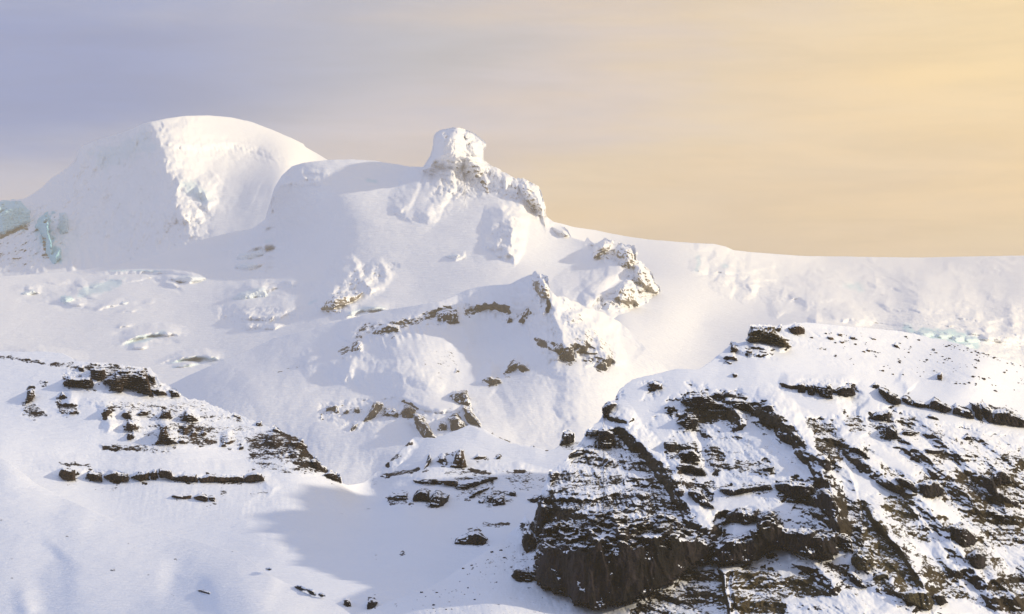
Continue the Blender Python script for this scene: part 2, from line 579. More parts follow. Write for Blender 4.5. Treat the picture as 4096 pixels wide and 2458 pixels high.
for pts, a, w in (([(420, 440), (470, 450), (510, 475)], 60, 40), ([(470, 455), (500, 470), (505, 500)], 55, 30),
                  ([(430, 500), (455, 540), (450, 580)], 45, 40), ([(520, 420), (500, 440), (480, 450)], 40, 40),
                  ([(300, 470), (330, 540), (310, 600)], 40, 60), ([(240, 420), (260, 480)], 35, 50)):
    A.ridge(D(pts), a, w * 1.6, w * 0.8, 1.2)
A.area(A.N, D([(200, 350), (360, 300), (420, 400), (520, 440), (500, 520), (440, 600), (300, 620), (180, 600), (120, 500)]), 22, 60, 60)
A.area(A.N, D([(400, 330), (600, 340), (760, 395), (600, 400), (430, 380)]), 18, 30, 20)
A.area(A.N, D([(-50, 490), (160, 500), (170, 620), (60, 660), (-50, 640)]), 30, 30, 20)
A.area(A.I, D([(-60, 520), (0, 520), (70, 535), (60, 552), (20, 565), (-60, 580)]), 0.9, 14, 30)
A.area(A.I, D([(88, 560), (100, 530), (128, 515), (122, 560), (140, 600), (145, 635), (115, 625), (105, 590)]), 0.95, 10, 26)
A.area(A.I, D([(158, 515), (165, 540), (155, 570), (148, 560)]), 0.8, 8, 12)
A.area(A.I, D([(440, 430), (510, 470), (500, 500), (450, 470)]), 0.3, 20, 30)
A.area(A.I, D([(220, 370), (360, 320), (380, 360), (240, 410)]), 0.22, 20, 30)
A.line(A.R, D([(-20, 578), (15, 568), (40, 556), (68, 548)]), 9, 0.95, 14)
A.line(A.R, D([(86, 552), (100, 560), (108, 590), (112, 622)]), 7, 0.8, 12)
A.line(A.R, D([(100, 616), (130, 626)]), 7, 0.8, 10)
A.area(A.R, D([(-50, 580), (80, 560), (110, 640), (40, 660), (-50, 650)]), 0.30, 20, 30)
P = A.P()
x, y, z = P[..., 0], P[..., 1], P[..., 2]
A.Y += 26 * fbm(x / 420, y / 900, z / 300, 3) + (4 + A.N * 1.5) * fbm((x + 0.25 * z) / 80, y / 260, z / 330, 5, 0.6, ridged=True)
A.Y += A.N * 1.2 * fbm(x / 25, y / 80, z / 40, 3, 0.6)

# ---- plateau glacier behind, right
crestC = [(2100, 860), (2263, 900), (2300, 910), (2380, 921), (2450, 936), (2523, 949), (2600, 959), (2700, 967), (2770, 973), (2855, 976),
          (2900, 986), (2933, 1001), (3024, 1011), (3206, 1024), (3510, 1029), (3692, 1031), (3900, 1026), (4096, 1023), (4500, 1020)]
botC = [(2100, 1250), (2300, 1400), (2450, 1560), (2700, 1560), (3000, 1420), (3500, 1420), (3900, 1560), (4500, 1700)]
ctrlC = [(2200, 880, 9800), (2500, 950, 10050), (2800, 975, 10300), (3000, 1010, 10900), (3300, 1026, 12500), (3700, 1030, 13000), (4096, 1023, 12600),
         (4500, 1020, 12300), (2300, 1150, 8800), (2500, 1100, 9000), (2650, 1190, 8170), (2484, 1259, 7560), (2560, 1245, 7820), (2800, 1100, 9000), (3000, 1100, 9700),
         (3300, 1120, 10000), (3700, 1120, 10300), (4096, 1130, 10400), (2400, 1400, 6850), (2600, 1400, 7000), (2500, 1560, 6400), (2800, 1300, 7900),
         (3000, 1250, 8300), (3400, 1250, 8400), (3800, 1270, 8500), (4096, 1300, 8600), (3000, 1420, 7200), (3500, 1400, 7500),
         (4096, 1500, 7700), (4500, 1300, 8700), (4500, 1700, 7000), (2100, 1250, 8000)]
Cc = Sheet(crestC, botC, ctrlC, 2080, 4500, 4, 4, jag=1.5, seed=2)
Cc.ridge(c3([(290, 215), (420, 215), (540, 245)]), 60, 60, 25, 1.0)
for pts, a, w in (([(320, 290), (340, 340), (320, 400)], 70, 40), ([(400, 280), (470, 330), (500, 400), (480, 480)], 90, 55),
                  ([(480, 320), (600, 400), (620, 470), (700, 540)], 110, 60), ([(560, 360), (650, 400), (760, 470), (900, 560)], 110, 60),
                  ([(640, 300), (740, 320), (830, 360)], 60, 40), ([(430, 430), (470, 480), (560, 520)], 70, 40),
                  ([(640, 430), (700, 470), (640, 500)], 60, 30), ([(860, 520), (920, 540), (950, 580)], 50, 35)):
    Cc.ridge(c3(pts), a, w * 0.9, w * 1.1, 1.1)
rs = np.random.RandomState(21)
for i in range(70):                                   # rolling seracs and swells of the icefall
    a = rs.uniform(850, 2440); b = rs.uniform(330, 880)
    if b > 640 + (a - 800) * 0.35 or b < 320 + (a - 800) * 0.02:
        continue
    L = rs.uniform(90, 330); an = rs.normal(0.15, 0.22)
    w = rs.uniform(16, 48)
    Cc.ridge(c3([(a - L / 2 * math.cos(an), b - L / 2 * math.sin(an)), (a, b + rs.uniform(-14, 14)), (a + L / 2 * math.cos(an), b + L / 2 * math.sin(an))]),
             rs.uniform(25, 80), w * 1.9, w * 0.7, 1.1, taper=0.5, warp=0.5)
rc2 = np.random.RandomState(78)
for cx, cy in c3([(1500, 420), (2060, 400), (1120, 420), (1980, 740), (2250, 720), (1300, 470), (900, 430), (2300, 800), (1750, 640), (2380, 330), (1400, 350), (2100, 690), (1600, 500), (750, 470), (560, 400)]):
    for i in range(11):
        x = cx + rc2.normal(0, 70); y = cy + rc2.normal(0, 14); L = rc2.uniform(16, 60); a_ = 0.12 + rc2.normal(0, 0.2)
        Cc.ridge([(x - L, y - L * a_), (x, y - rc2.uniform(0, 7)), (x + L, y + L * a_)], (-1 if i % 3 == 0 else 1) * rc2.uniform(10, 32), 18, 7, 1.0, taper=0.4, warp=0.5)
Cc.area(Cc.I, c3([(1650, 750), (1900, 770), (2080, 800), (2200, 850), (2150, 900), (1900, 850), (1750, 830)]), 0.55, 14, 30)
Cc.area(Cc.I, c3([(1280, 480), (1390, 470), (1400, 510), (1320, 510)]), 0.35, 14, 20)
Cc.line(Cc.I, c3([(315, 290), (325, 330), (300, 390)]), 9, 0.3, 8)
Cc.line(Cc.I, c3([(480, 350), (515, 355)]), 8, 0.3, 6)
Cc.area(Cc.N, c3([(1300, 700), (2467, 640), (2467, 960), (2000, 900), (1500, 800)]), 30, 30, 40)
Cc.area(Cc.N, c3([(260, 260), (520, 260), (800, 460), (960, 600), (700, 570), (420, 460)]), 26, 20, 20)
P = Cc.P()
x, y, z = P[..., 0], P[..., 1], P[..., 2]
far = sstep(2900, 3300, Cc.U) * sstep(1035, 1110, Cc.V)
Cc.Y += (12 + 60 * far) * fbm(x / 210, y / 620, z / 90, 4, 0.5) + (2 + 12 * far) * fbm(x / 55, y / 240, z / 30, 4, 0.55)
Cc.Y += Cc.N * 1.2 * fbm(x / 75, y / 140, z / 14, 4, 0.55, ridged=True) + 1.5 * fbm(x / 20, y / 60, z / 12, 3)

# ---- the great snow slope under the horn, with its pinnacled arete on the right
crestB = D([(-150, 672), (0, 668), (60, 664), (150, 658), (200, 652), (270, 642), (330, 631), (390, 612), (470, 584), (560, 561), (610, 552),
            (640, 530), (652, 490), (662, 455), (680, 425), (705, 402), (735, 393), (790, 387), (850, 385), (905, 389), (950, 396),
            (990, 403), (1025, 404), (1062, 402), (1100, 396), (1121, 380), (1123, 362), (1126, 356), (1133, 368), (1155, 382), (1180, 396), (1206, 410),
            (1230, 423), (1246, 434), (1252, 430), (1268, 434), (1287, 448), (1302, 453), (1306, 470), (1311, 484), (1318, 520),
            (1335, 534), (1357, 547), (1366, 556), (1378, 574), (1389, 577), (1412, 583), (1418, 573), (1424, 583), (1434, 588),
            (1446, 584), (1458, 580), (1468, 584), (1480, 588), (1497, 595), (1512, 594), (1520, 597), (1530, 604), (1532, 625), (1536, 640), (1546, 634),
            (1560, 646), (1568, 655), (1578, 674), (1590, 695), (1600, 716), (1606, 722)])
botB = D([(-150, 960), (450, 980), (700, 950), (1000, 860), (1200, 860), (1420, 860), (1450, 790), (1480, 768), (1550, 750), (1606, 726)])
ctrlB = D([(-150, 672, 9500), (0, 668, 9550), (200, 652, 9650), (330, 631, 9750), (470, 584, 9950), (560, 561, 10100), (640, 530, 10150),
           (660, 460, 9950), (700, 405, 9750), (790, 387, 9700), (905, 389, 9700), (1025, 404, 9650), (1125, 375, 9550), (1206, 410, 9450),
           (1302, 453, 9350), (1316, 520, 9250), (1378, 574, 9050), (1450, 590, 8850), (1525, 605, 8650), (1560, 655, 8500), (1600, 718, 8250),
           (660, 600, 9650), (750, 470, 9500), (850, 440, 9450), (850, 550, 9050), (1000, 450, 9400), (1000, 550, 8950), (1150, 460, 9300), (1250, 480, 9200),
           (1150, 530, 8950), (1250, 560, 8800), (1200, 640, 8350), (1350, 640, 8500), (1450, 660, 8350), (1430, 735, 7650), (1500, 760, 7620), (1300, 740, 7550),
           (0, 760, 8700), (0, 850, 8000), (-150, 900, 7600), (300, 700, 9100), (300, 800, 8250), (300, 960, 7100), (600, 700, 8800), (600, 850, 7600), (600, 950, 7000),
           (850, 720, 8150), (800, 800, 7550), (1000, 700, 8150), (1000, 820, 7150), (1420, 860, 6900), (1640, 800, 7700)])


def jagB(u):
    ud = u / 1.6563
    return 2 + 9 * sstep(1050, 1130, ud) + 9 * sstep(1380, 1440, ud)


Bb = Sheet(crestB, botB, ctrlB, -250, 2656, 4, 4, jag=jagB, jagfreq=26, seed=3)
Bb.ridge(D([(1250, 508), (1236, 545), (1244, 575), (1210, 625)]), 150, 60, 120, 1.0)
Bb.ridge(D([(1122, 372), (1090, 420), (1050, 480), (1020, 540)]), 70, 50, 70, 1.0)
Bb.ridge(D([(1450, 590), (1440, 630), (1400, 680), (1340, 720)]), 60, 50, 70, 1.0)
Bb.ridge(D([(1535, 640), (1480, 660), (1440, 690), (1400, 735)]), 60, 40, 60, 1.0)
Bb.ridge(D([(1252, 510), (1290, 530), (1330, 545), (1370, 560)]), -40, 60, 60, 1.3)
Bb.ridge(D([(1120, 365), (1120, 420), (1100, 470), (1050, 500)]), 40, 70, 90, 1.2)
Bb.ridge(D([(1025, 410), (1010, 450), (960, 520)]), 60, 80, 70, 1.3)
Bb.ridge(D([(1215, 420), (1222, 480)]), 22, 30, 30, 1.1)
Bb.ridge(D([(1256, 440), (1266, 500)]), 22, 30, 30, 1.1)
Bb.ridge(D([(1300, 458), (1304, 510)]), 26, 30, 30, 1.1)
Bb.ridge(D([(1500, 600), (1480, 625), (1450, 690), (1420, 735)]), 70, 70, 90, 1.2)
Bb.ridge(D([(1532, 610), (1530, 660), (1500, 700), (1470, 745)]), 110, 80, 150, 1.1)
Bb.ridge(D([(1555, 650), (1545, 700), (1550, 745)]), 70, 50, 60, 1.1)
Bb.ridge(D([(1470, 590), (1450, 625)]), 40, 40, 50, 1.1)
Bb.ridge(D([(690, 420), (650, 500), (640, 560)]), 60, 50, 150, 1.4)
Bb.ridge(D([(760, 430), (720, 500), (700, 540)]), 40, 80, 80, 1.5)
Bb.ridge(D([(880, 650), (850, 680), (800, 730), (785, 750)]), 130, 110, 110, 1.2)
Bb.ridge(D([(940, 640), (900, 680), (880, 700)]), 60, 60, 60, 1.2)
Bb.ridge(D([(1095, 625), (1125, 618)]), 35, 24, 12, 1.0)
for pts, a, w in (([(570, 640), (600, 605), (640, 590), (680, 592)], 60, 34), ([(575, 650), (625, 640), (640, 625)], 50, 18), ([(590, 690), (620, 700), (650, 685)], 45, 22),
                  ([(200, 660), (330, 655), (440, 655), (500, 668)], 40, 16), ([(390, 665), (440, 672), (490, 668)], 45, 24), ([(390, 680), (430, 695)], 40, 18),
                  ([(540, 715), (590, 710), (640, 695), (700, 680), (760, 670)], 55, 30), ([(540, 750), (620, 765), (700, 750), (740, 740)], 80, 40),
                  ([(560, 780), (640, 790), (700, 770)], 60, 26), ([(290, 828), (340, 808), (380, 800), (440, 806)], 55, 20), ([(310, 840), (360, 835)], 35, 12),
                  ([(410, 872), (470, 858), (530, 864)], 45, 15), ([(415, 885), (480, 878)], 30, 9), ([(60, 700), (100, 705)], 30, 14), ([(140, 730), (210, 735)], 35, 14),
                  ([(820, 765), (870, 745), (940, 742)], 50, 18), ([(100, 725), (180, 720), (260, 700)], 26, 22), ([(230, 745), (300, 730)], 24, 14),
                  ([(280, 790), (320, 785)], 20, 8), ([(-20, 858), (60, 850), (140, 856), (200, 868)], 50, 16), ([(180, 680), (210, 700), (170, 700)], 28, 14)):
    Bb.ridge(D(pts), a * 1.5, w * 1.9, w * 0.75, 1.0, taper=0.3)
Bb.flutes(D([(1128, 372), (1155, 390), (1206, 416), (1256, 440), (1300, 462), (1312, 500)]), 26, 70, 34, 15, 0.12)
Bb.flutes(D([(1030, 412), (1060, 412), (1110, 404)]), 7, 60, 26, 16, -0.3)
Bb.flutes(D([(1440, 592), (1480, 595), (1530, 612), (1545, 650), (1580, 690)]), 18, 55, 34, 15, -0.2)
Bb.flutes(D([(1532, 650), (1500, 690), (1460, 730)]), 12, 60, 34, 16, 0.5)
Bb.flutes(D([(660, 450), (720, 415), (800, 410)]), 9, 70, 22, 26, -0.35)
Bb.flutes(D([(790, 700), (830, 665), (880, 645), (940, 640)]), 12, 70, 30, 17, -0.2)
Bb.flutes(D([(1215, 545), (1240, 530), (1246, 560)]), 8, 60, 22, 14, -0.3)
for cr in ([(200, 655), (330, 652), (440, 654)], [(560, 700), (640, 688), (730, 676)], [(290, 832), (340, 812), (400, 806)], [(412, 876), (480, 862), (535, 868)],
           [(830, 768), (880, 748), (950, 744)], [(585, 612), (640, 596), (680, 600)], [(600, 655), (640, 648)], [(540, 760), (620, 772), (700, 760)], [(60, 712), (130, 708)],
           [(130, 738), (220, 742)], [(390, 680), (440, 700)], [(0, 868), (80, 862), (180, 872)]):
    Bb.ridge([(a, b + 9) for a, b in D(cr)], -24, 9, 14, 1.0, taper=0.3, warp=0.5)
rc_ = np.random.RandomState(77)


def crevasses(S, centres, n, sx, sy, amp, slope=0.0):
    for cx, cy in centres:
        for i in range(n):
            x = cx + rc_.normal(0, sx); y = cy + rc_.normal(0, sy); L = rc_.uniform(18, 60)
            a_ = slope + rc_.normal(0, 0.15)
            sg = -1 if i % 3 == 0 else 1
            S.ridge([(x - L, y - L * a_), (x, y - rc_.uniform(0, 7)), (x + L, y + L * a_)], sg * amp * rc_.uniform(0.4, 1.2), 16, 7, 1.0, taper=0.4, warp=0.5)


crevasses(Bb, D([(90, 705), (170, 725), (215, 690), (440, 672), (620, 612), (625, 650), (640, 700), (600, 768), (350, 818), (470, 872), (300, 735), (880, 750), (60, 862), (720, 440), (330, 672)]), 10, 55, 15, 20)
Bb.area(Bb.N, D([(1110, 380), (1310, 455), (1325, 530), (1270, 500), (1180, 470), (1040, 480)]), 26, 20, 20)
Bb.area(Bb.N, D([(1420, 590), (1530, 600), (1610, 720), (1560, 750), (1450, 745), (1430, 740), (1520, 680), (1500, 640), (1440, 630)]), 34, 14, 14)
Bb.area(Bb.N, D([(790, 720), (860, 650), (960, 640), (900, 700), (830, 750), (780, 755)]), 28, 16, 14)
Bb.area(Bb.N, D([(1205, 540), (1245, 520), (1260, 600), (1210, 630), (1185, 580)]), 22, 20, 14)
Bb.area(Bb.N, D([(530, 740), (640, 745), (720, 745), (690, 780), (600, 795), (530, 775)]), 20, 14, 14)
Bb.area(Bb.N, D([(640, 470), (700, 400), (800, 420), (740, 520), (640, 520)]), 10, 30, 14)
Bb.area(Bb.I, D([(190, 700), (240, 680), (300, 672), (290, 690), (230, 712), (190, 715)]), 0.35, 8, 16)
for pts, w, v in (([(300, 832), (350, 822), (400, 800)], 9, 0.5), ([(330, 815), (360, 812)], 8, 0.5), ([(410, 878), (470, 864), (525, 868)], 6, 0.55), ([(415, 888), (480, 880)], 4, 0.5),
                  ([(150, 720), (160, 735)], 9, 0.5), ([(40, 855), (120, 856)], 8, 0.3), ([(840, 760), (880, 745), (930, 745)], 9, 0.4), ([(885, 436), (910, 440)], 8, 0.6),
                  ([(640, 585), (660, 582)], 6, 0.4), ([(745, 735), (765, 725)], 6, 0.4), ([(260, 655), (330, 654), (400, 656)], 3, 0.6)):
    Bb.line(Bb.I, D(pts), w, v * 0.6, 5)
Bb.line(Bb.R, c5([(170, 340), (210, 310), (300, 290), (440, 220)]), 26, 0.42, 16)
Bb.line(Bb.R, c2([(1110, 570), (1130, 640), (1180, 680)]), 16, 0.42, 16)
Bb.line(Bb.R, c2([(1880, 1130), (1920, 1090), (2010, 1070)]), 14, 0.55, 14)
Bb.area(Bb.R, D([(1440, 600), (1530, 610), (1600, 715), (1440, 745), (1520, 680)]), 0.26, 14, 14)
Bb.area(Bb.R, D([(1130, 380), (1305, 460), (1315, 520), (1190, 460)]), 0.16, 14, 14)
P = Bb.P()
x, y, z = P[..., 0], P[..., 1], P[..., 2]
Bb.Y += 24 * fbm(x / 260, y / 700, z / 160, 3) + 7 * fbm(x / 70, y / 260, z / 40, 4) + 1.6 * fbm(x / 18, y / 80, z / 12, 3)
Bb.Y += 10 * fbm((x + 0.3 * z) / 130, y / 600, z / 150, 5, 0.55, ridged=True) * sstep(-0.25, 0.35, fbm(x / 500, y / 900, z / 260, 2))
Bb.Y += Bb.N * 1.9 * fbm(x / 34, y / 150, z / 70, 4, 0.6, ridged=True) + Bb.N * 0.5 * fbm(x / 14, y / 60, z / 26, 3, 0.6)

# ---- middle ridge with its bowl
crestD = [(500, 1660), (600, 1600), (680, 1540), (760, 1500), (900, 1440), (1000, 1400), (1100, 1352), (1200, 1327), (1370, 1282), (1540, 1241), (1750, 1208), (1800, 1190),
          (1870, 1160), (1920, 1146), (2040, 1137), (2080, 1116), (2115, 1102), (2128, 1098), (2136, 1086), (2143, 1082), (2151, 1096), (2180, 1106), (2188, 1120), (2193, 1145),
          (2200, 1160), (2215, 1178), (2228, 1190), (2236, 1182), (2262, 1188), (2290, 1206), (2318, 1212), (2335, 1222), (2345, 1234), (2370, 1236), (2400, 1244),
          (2430, 1262), (2480, 1290), (2540, 1345), (2600, 1410), (2660, 1470), (2720, 1530), (2800, 1620)]
botD = [(500, 1760), (900, 1900), (1300, 2000), (1500, 2020), (2100, 1900), (2360, 1860), (2500, 1760), (2800, 1700)]
ctrlD = [(500, 1660, 6300), (700, 1535, 6500), (1000, 1400, 6700), (1370, 1282, 6700), (1540, 1241, 6650), (1900, 1150, 6550), (2143, 1085, 6300), (2230, 1190, 6150),
         (2345, 1234, 6250), (2540, 1345, 6200), (2660, 1470, 6000), (2800, 1620, 5900), (2300, 1400, 5800), (2450, 1480, 5750), (2500, 1650, 5500),
         (2150, 1300, 6100), (1950, 1240, 6450), (1800, 1270, 6300), (1550, 1330, 6150), (1400, 1360, 6250), (1700, 1400, 5900), (1950, 1400, 6050), (2100, 1450, 5800),
         (1900, 1550, 5650), (2050, 1650, 5350), (2200, 1750, 5150), (2350, 1780, 5100), (2350, 1600, 5450), (1800, 1620, 5450),
         (1200, 1480, 6050), (1000, 1530, 6000), (1300, 1530, 5850), (1500, 1530, 5750), (1650, 1580, 5550), (1300, 1620, 5600), (1500, 1640, 5500), (1780, 1640, 5350),
         (1000, 1700, 5500), (1300, 1700, 5350), (1500, 1720, 5200), (1700, 1740, 5100), (1300, 1850, 5050), (1500, 1900, 4950), (1100, 1800, 5250), (800, 1600, 6000),
         (1850, 1760, 5000), (900, 1900, 5000), (600, 1760, 5800), (2360, 1860, 4950), (2100, 1900, 4850)]
Dd = Sheet(crestD, botD, ctrlD, 480, 2800, 4, 4, jag=lambda u: 2 + 10 * sstep(2170, 2230, u) * sstep(2460, 2360, u), jagfreq=22, seed=4)
# rib lines: (list, amount, width on its left, width on its right)
Dd.ridge(c5([(1670, 90), (1700, 170), (1750, 250), (1790, 340), (1840, 450), (1890, 560), (1910, 680)]), 150, 120, 130, 1.0)
Dd.ridge(c5([(1960, 290), (2050, 420), (2110, 520), (2150, 640), (2150, 740)]), 105, 90, 90, 1.0)
Dd.ridge(c5([(2180, 430), (2300, 540), (2420, 640)]), -22, 40, 70, 1.2)
Dd.ridge(c5([(1130, 300), (1100, 400), (1180, 520), (1210, 600)]), 22, 60, 50, 1.4)
Dd.ridge(c5([(260, 680), (330, 690), (420, 760), (560, 780), (760, 790), (900, 840), (1020, 900)]), 50, 60, 90, 1.3)
Dd.ridge(c5([(280, 660), (420, 610), (400, 520), (480, 450), (700, 420), (950, 340), (1120, 310)]), 55, 90, 22, 1.0)
Dd.ridge(c5([(1120, 310), (1300, 300), (1450, 310), (1600, 340), (1740, 300)]), 45, 90, 22, 1.0)
Dd.ridge(c5([(660, 930), (780, 990), (950, 1030), (1150, 1040)]), 40, 60, 20, 1.0)
Dd.ridge(c5([(0, 690), (120, 700), (260, 720), (400, 770)]), 45, 60, 70, 1.3)
Dd.ridge(c5([(1370, 700), (1330, 800), (1320, 860)]), 40, 40, 40, 1.2)
Dd.ridge(c5([(1500, 690), (1600, 750)]), 45, 30, 30, 1.2)
Dd.ridge(c5([(1350, 900), (1400, 960), (1480, 1100)]), -14, 40, 50, 1.3)
Dd.ridge(c5([(1850, 760), (1780, 900), (1800, 1060), (1900, 1180)]), -26, 90, 110, 1.6)
Dd.flutes(c5([(400, 620), (440, 520), (560, 470), (760, 430), (950, 380), (1120, 330)]), 20, 60, 18, 13, 0.35)
Dd.flutes(c5([(1130, 330), (1300, 320), (1480, 350), (1640, 350)]), 14, 45, 14, 13, 0.1)
Dd.flutes(c5([(1740, 180), (1770, 290), (1820, 400), (1870, 520), (1900, 620)]), 14, 80, 11, 18, -0.6)
Dd.flutes(c5([(1800, 250), (1960, 320), (2060, 430), (2120, 540), (2160, 640)]), 14, 90, 10, 20, 0.35)
Dd.flutes(c5([(760, 240), (1000, 300)]), 3, 40, 6, 20, 0.2)
Dd.flutes(c5([(600, 520), (900, 480), (1100, 470)]), 9, 150, 7, 26, 0.45)
Dd.area(Dd.N, c5([(260, 650), (420, 450), (700, 400), (1120, 300), (1120, 430), (900, 460), (700, 500), (450, 520), (400, 650), (300, 700)]), 18, 10, 14)
Dd.area(Dd.N, c5([(1120, 290), (1640, 320), (1620, 430), (1450, 440), (1300, 340), (1150, 400)]), 14, 10, 14)
Dd.area(Dd.N, c5([(1630, 80), (1740, 90), (1780, 330), (1900, 700), (1850, 700), (1740, 350), (1640, 250)]), 16, 10, 14)
Dd.area(Dd.N, c5([(1800, 230), (1950, 300), (2100, 430), (2250, 620), (2170, 770), (1990, 690), (1900, 560)]), 12, 10, 14)
Dd.area(Dd.N, c5([(140, 1000), (700, 950), (820, 1060), (1250, 1060), (1280, 1180), (950, 1240), (700, 1100), (400, 1200), (140, 1120)]), 14, 10, 14)
# rock showing through
Dd.line(Dd.R, c5([(270, 690), (280, 640), (400, 600), (410, 520), (470, 460), (700, 440), (870, 400), (900, 380), (980, 340), (1120, 320)]), 20, 0.50, 16)
Dd.line(Dd.R, c5([(540, 480), (640, 500), (700, 470)]), 22, 0.46, 16)
Dd.line(Dd.R, c5([(1140, 330), (1200, 370), (1300, 310), (1450, 320), (1480, 400)]), 15, 0.46, 16)
Dd.line(Dd.R, c5([(1560, 420), (1620, 340)]), 12, 0.46, 12)
Dd.area(Dd.R, c5([(1640, 100), (1740, 110), (1750, 200), (1660, 180)]), 0.45, 10, 10)
Dd.line(Dd.R, c5([(1750, 350), (1760, 270)]), 9, 0.8, 10)
Dd.area(Dd.R, c5([(1650, 530), (1870, 560), (1850, 640), (1690, 610)]), 0.40, 10, 10)
Dd.area(Dd.R, c5([(1900, 300), (2250, 620), (2190, 760), (2050, 690), (1880, 600)]), 0.31, 14, 14)
Dd.area(Dd.R, c5([(850, 560), (1100, 600), (1150, 800), (1050, 880), (850, 740)]), 0.33, 14, 14)
Dd.area(Dd.R, c5([(180, 1000), (280, 1020), (260, 1070), (160, 1100), (140, 1080)]), 0.45, 10, 10)
Dd.area(Dd.R, c5([(300, 1010), (420, 1020), (410, 1070), (300, 1060)]), 0.45, 10, 10)
Dd.area(Dd.R, c5([(1900, 1190), (1920, 1200)]), 0.0, 10, 10)
Dd.area(Dd.R, c4([(1830, 340), (1990, 290), (2170, 260), (2150, 310), (1950, 350)]), 0.38, 10, 10)
Dd.line(Dd.R, c5([(1290, 1180), (1400, 1240), (1500, 1280)]), 5, 0.6, 6)
P = Dd.P()
x, y, z = P[..., 0], P[..., 1], P[..., 2]
Dd.Y += 9 * fbm(x / 150, y / 400, z / 110, 3) + 3.2 * fbm(x / 30, y / 110, z / 26, 4)
Dd.Y += 9 * fbm((x + 0.2 * z) / 55, y / 300, z / 170, 4, 0.55, ridged=True) + Dd.N * 1.7 * fbm(x / 22, y / 100, z / 40, 4, 0.6, ridged=True) + Dd.N * 0.5 * fbm(x / 9, y / 40, z / 14, 3, 0.6)
fan = sstep(1900, 2100, Dd.U) * sstep(2500, 2380, Dd.U) * sstep(1480, 1560, Dd.V)
Dd.Y += 1.6 * fan * fbm((x + z * 0.6) / 16, y / 90, z / 60, 4, 0.6)

# ---- left rocky slope, valley floor and the rock step in the middle
crestE = [(-900, 1420), (-250, 1400), (0, 1405), (100, 1408), (170, 1406), (250, 1413), (290, 1432), (300, 1445), (430, 1452), (600, 1476), (625, 1500), (640, 1530), (700, 1560),
          (720, 1580), (760, 1598), (800, 1598), (870, 1630), (950, 1660), (1040, 1695), (1080, 1712), (1100, 1708), (1130, 1730), (1190, 1755), (1240, 1815), (1290, 1870),
          (1350, 1900), (1362, 1930), (1392, 1942), (1457, 1930), (1500, 1893), (1534, 1866), (1596, 1808), (1653, 1752), (1743, 1752), (1806, 1729), (1879, 1701),
          (1936, 1718), (1993, 1752), (2049, 1775), (2134, 1786), (2185, 1803), (2219, 1797), (2242, 1780), (2264, 1772), (2298, 1769), (2420, 1760), (2600, 1760)]
botE = [(-900, 1700), (-250, 1830), (0, 1900), (250, 2065), (500, 2165), (950, 2290), (1060, 2370), (1250, 2460), (1500, 2600), (2600, 2620)]
ctrlE = [(-900, 1420, 4850), (-900, 1700, 4600), (-250, 1400, 4720), (0, 1405, 4700), (400, 1450, 4640), (700, 1560, 4560), (1000, 1680, 4480), (1200, 1760, 4410), (1362, 1930, 4300), (1457, 1930, 4550),
         (1534, 1866, 4680), (1653, 1752, 4800), (1879, 1701, 4800), (2049, 1775, 4700), (2219, 1797, 4650), (2420, 1760, 4700),
         (0, 1600, 4500), (400, 1600, 4460), (700, 1720, 4390), (1000, 1850, 4320), (0, 1830, 4280), (400, 1900, 4260), (800, 1920, 4220), (1100, 1960, 4180), (1300, 1990, 4200),
         (400, 2050, 4080), (800, 2100, 3980), (1100, 2120, 3900), (0, 2100, 3950), (1390, 2000, 4230),
         (1550, 1920, 4520), (1700, 1880, 4500), (2000, 1890, 4480), (2200, 1900, 4450), (1600, 1980, 4280), (1800, 2010, 4250), (2000, 2010, 4230), (2150, 2030, 4200),
         (1400, 2150, 3920), (1700, 2150, 3900), (2000, 2130, 3950), (1300, 2280, 3650), (1600, 2300, 3620), (2000, 2300, 3700), (1250, 2458, 3350), (1500, 2500, 3280), (2600, 2560, 3500),
         (0, 2000, 4150), (2500, 2100, 4000), (1000, 2400, 3500)]
jagE = lambda u: 2 + 14 * sstep(420, 500, u) * sstep(1420, 1340, u) + 4 * sstep(1500, 1560, u) * sstep(2250, 2150, u)
E = Sheet(crestE, botE, ctrlE, -900, 2600, 3.5, 3.5, jag=jagE, jagfreq=18, seed=5, near=0.35)
E.ridge([(1653, 1752), (1610, 1800), (1540, 1865)], 35, 40, 80, 1.2)
E.ridge(c5([(1200, 1160), (1300, 1200), (1400, 1250), (1600, 1310), (1740, 1330)]), 12, 10, 60, 1.2)
E.ridge(c7([(360, 380), (480, 330), (620, 300), (850, 255), (1000, 260), (1200, 270), (1450, 265), (1650, 265), (1870, 340)]), 45, 30, 130, 1.3)
E.ridge(c7([(740, 360), (1000, 360), (1150, 400), (1440, 330)]), 18, 40, 16, 1.0)
for pts in ([(410, 1600), (440, 1680), (430, 1740)], [(500, 1620), (530, 1680), (540, 1760)], [(640, 1650), (680, 1730), (700, 1780)], [(740, 1640), (780, 1700)],
            [(300, 1560), (270, 1640)], [(900, 1720), (920, 1780)], [(1090, 1720), (1100, 1800)], [(1180, 1770), (1200, 1850)]):
    E.ridge(pts, 12, 34, 34, 1.2, taper=0.3)
E.ridge(c4([(230, 960), (400, 1010), (640, 1010), (900, 1040), (1200, 1040), (1500, 1060), (1850, 1050)]), 14, 60, 26, 1.1)
E.ridge(c4([(1820, 1040), (1900, 1130), (1960, 1180)]), 10, 40, 40, 1.3)
E.ridge([(1000, 1990), (1080, 2080), (1180, 2200)], -8, 90, 90, 1.5)
E.area(E.N, c4([(450, 290), (720, 250), (1080, 330), (1280, 500), (1050, 500), (780, 470), (460, 450)]), 10, 10, 12)
E.area(E.N, c4([(600, 520), (1400, 500), (1900, 700), (1700, 880), (1100, 860), (860, 800), (700, 640)]), 7, 14, 12)
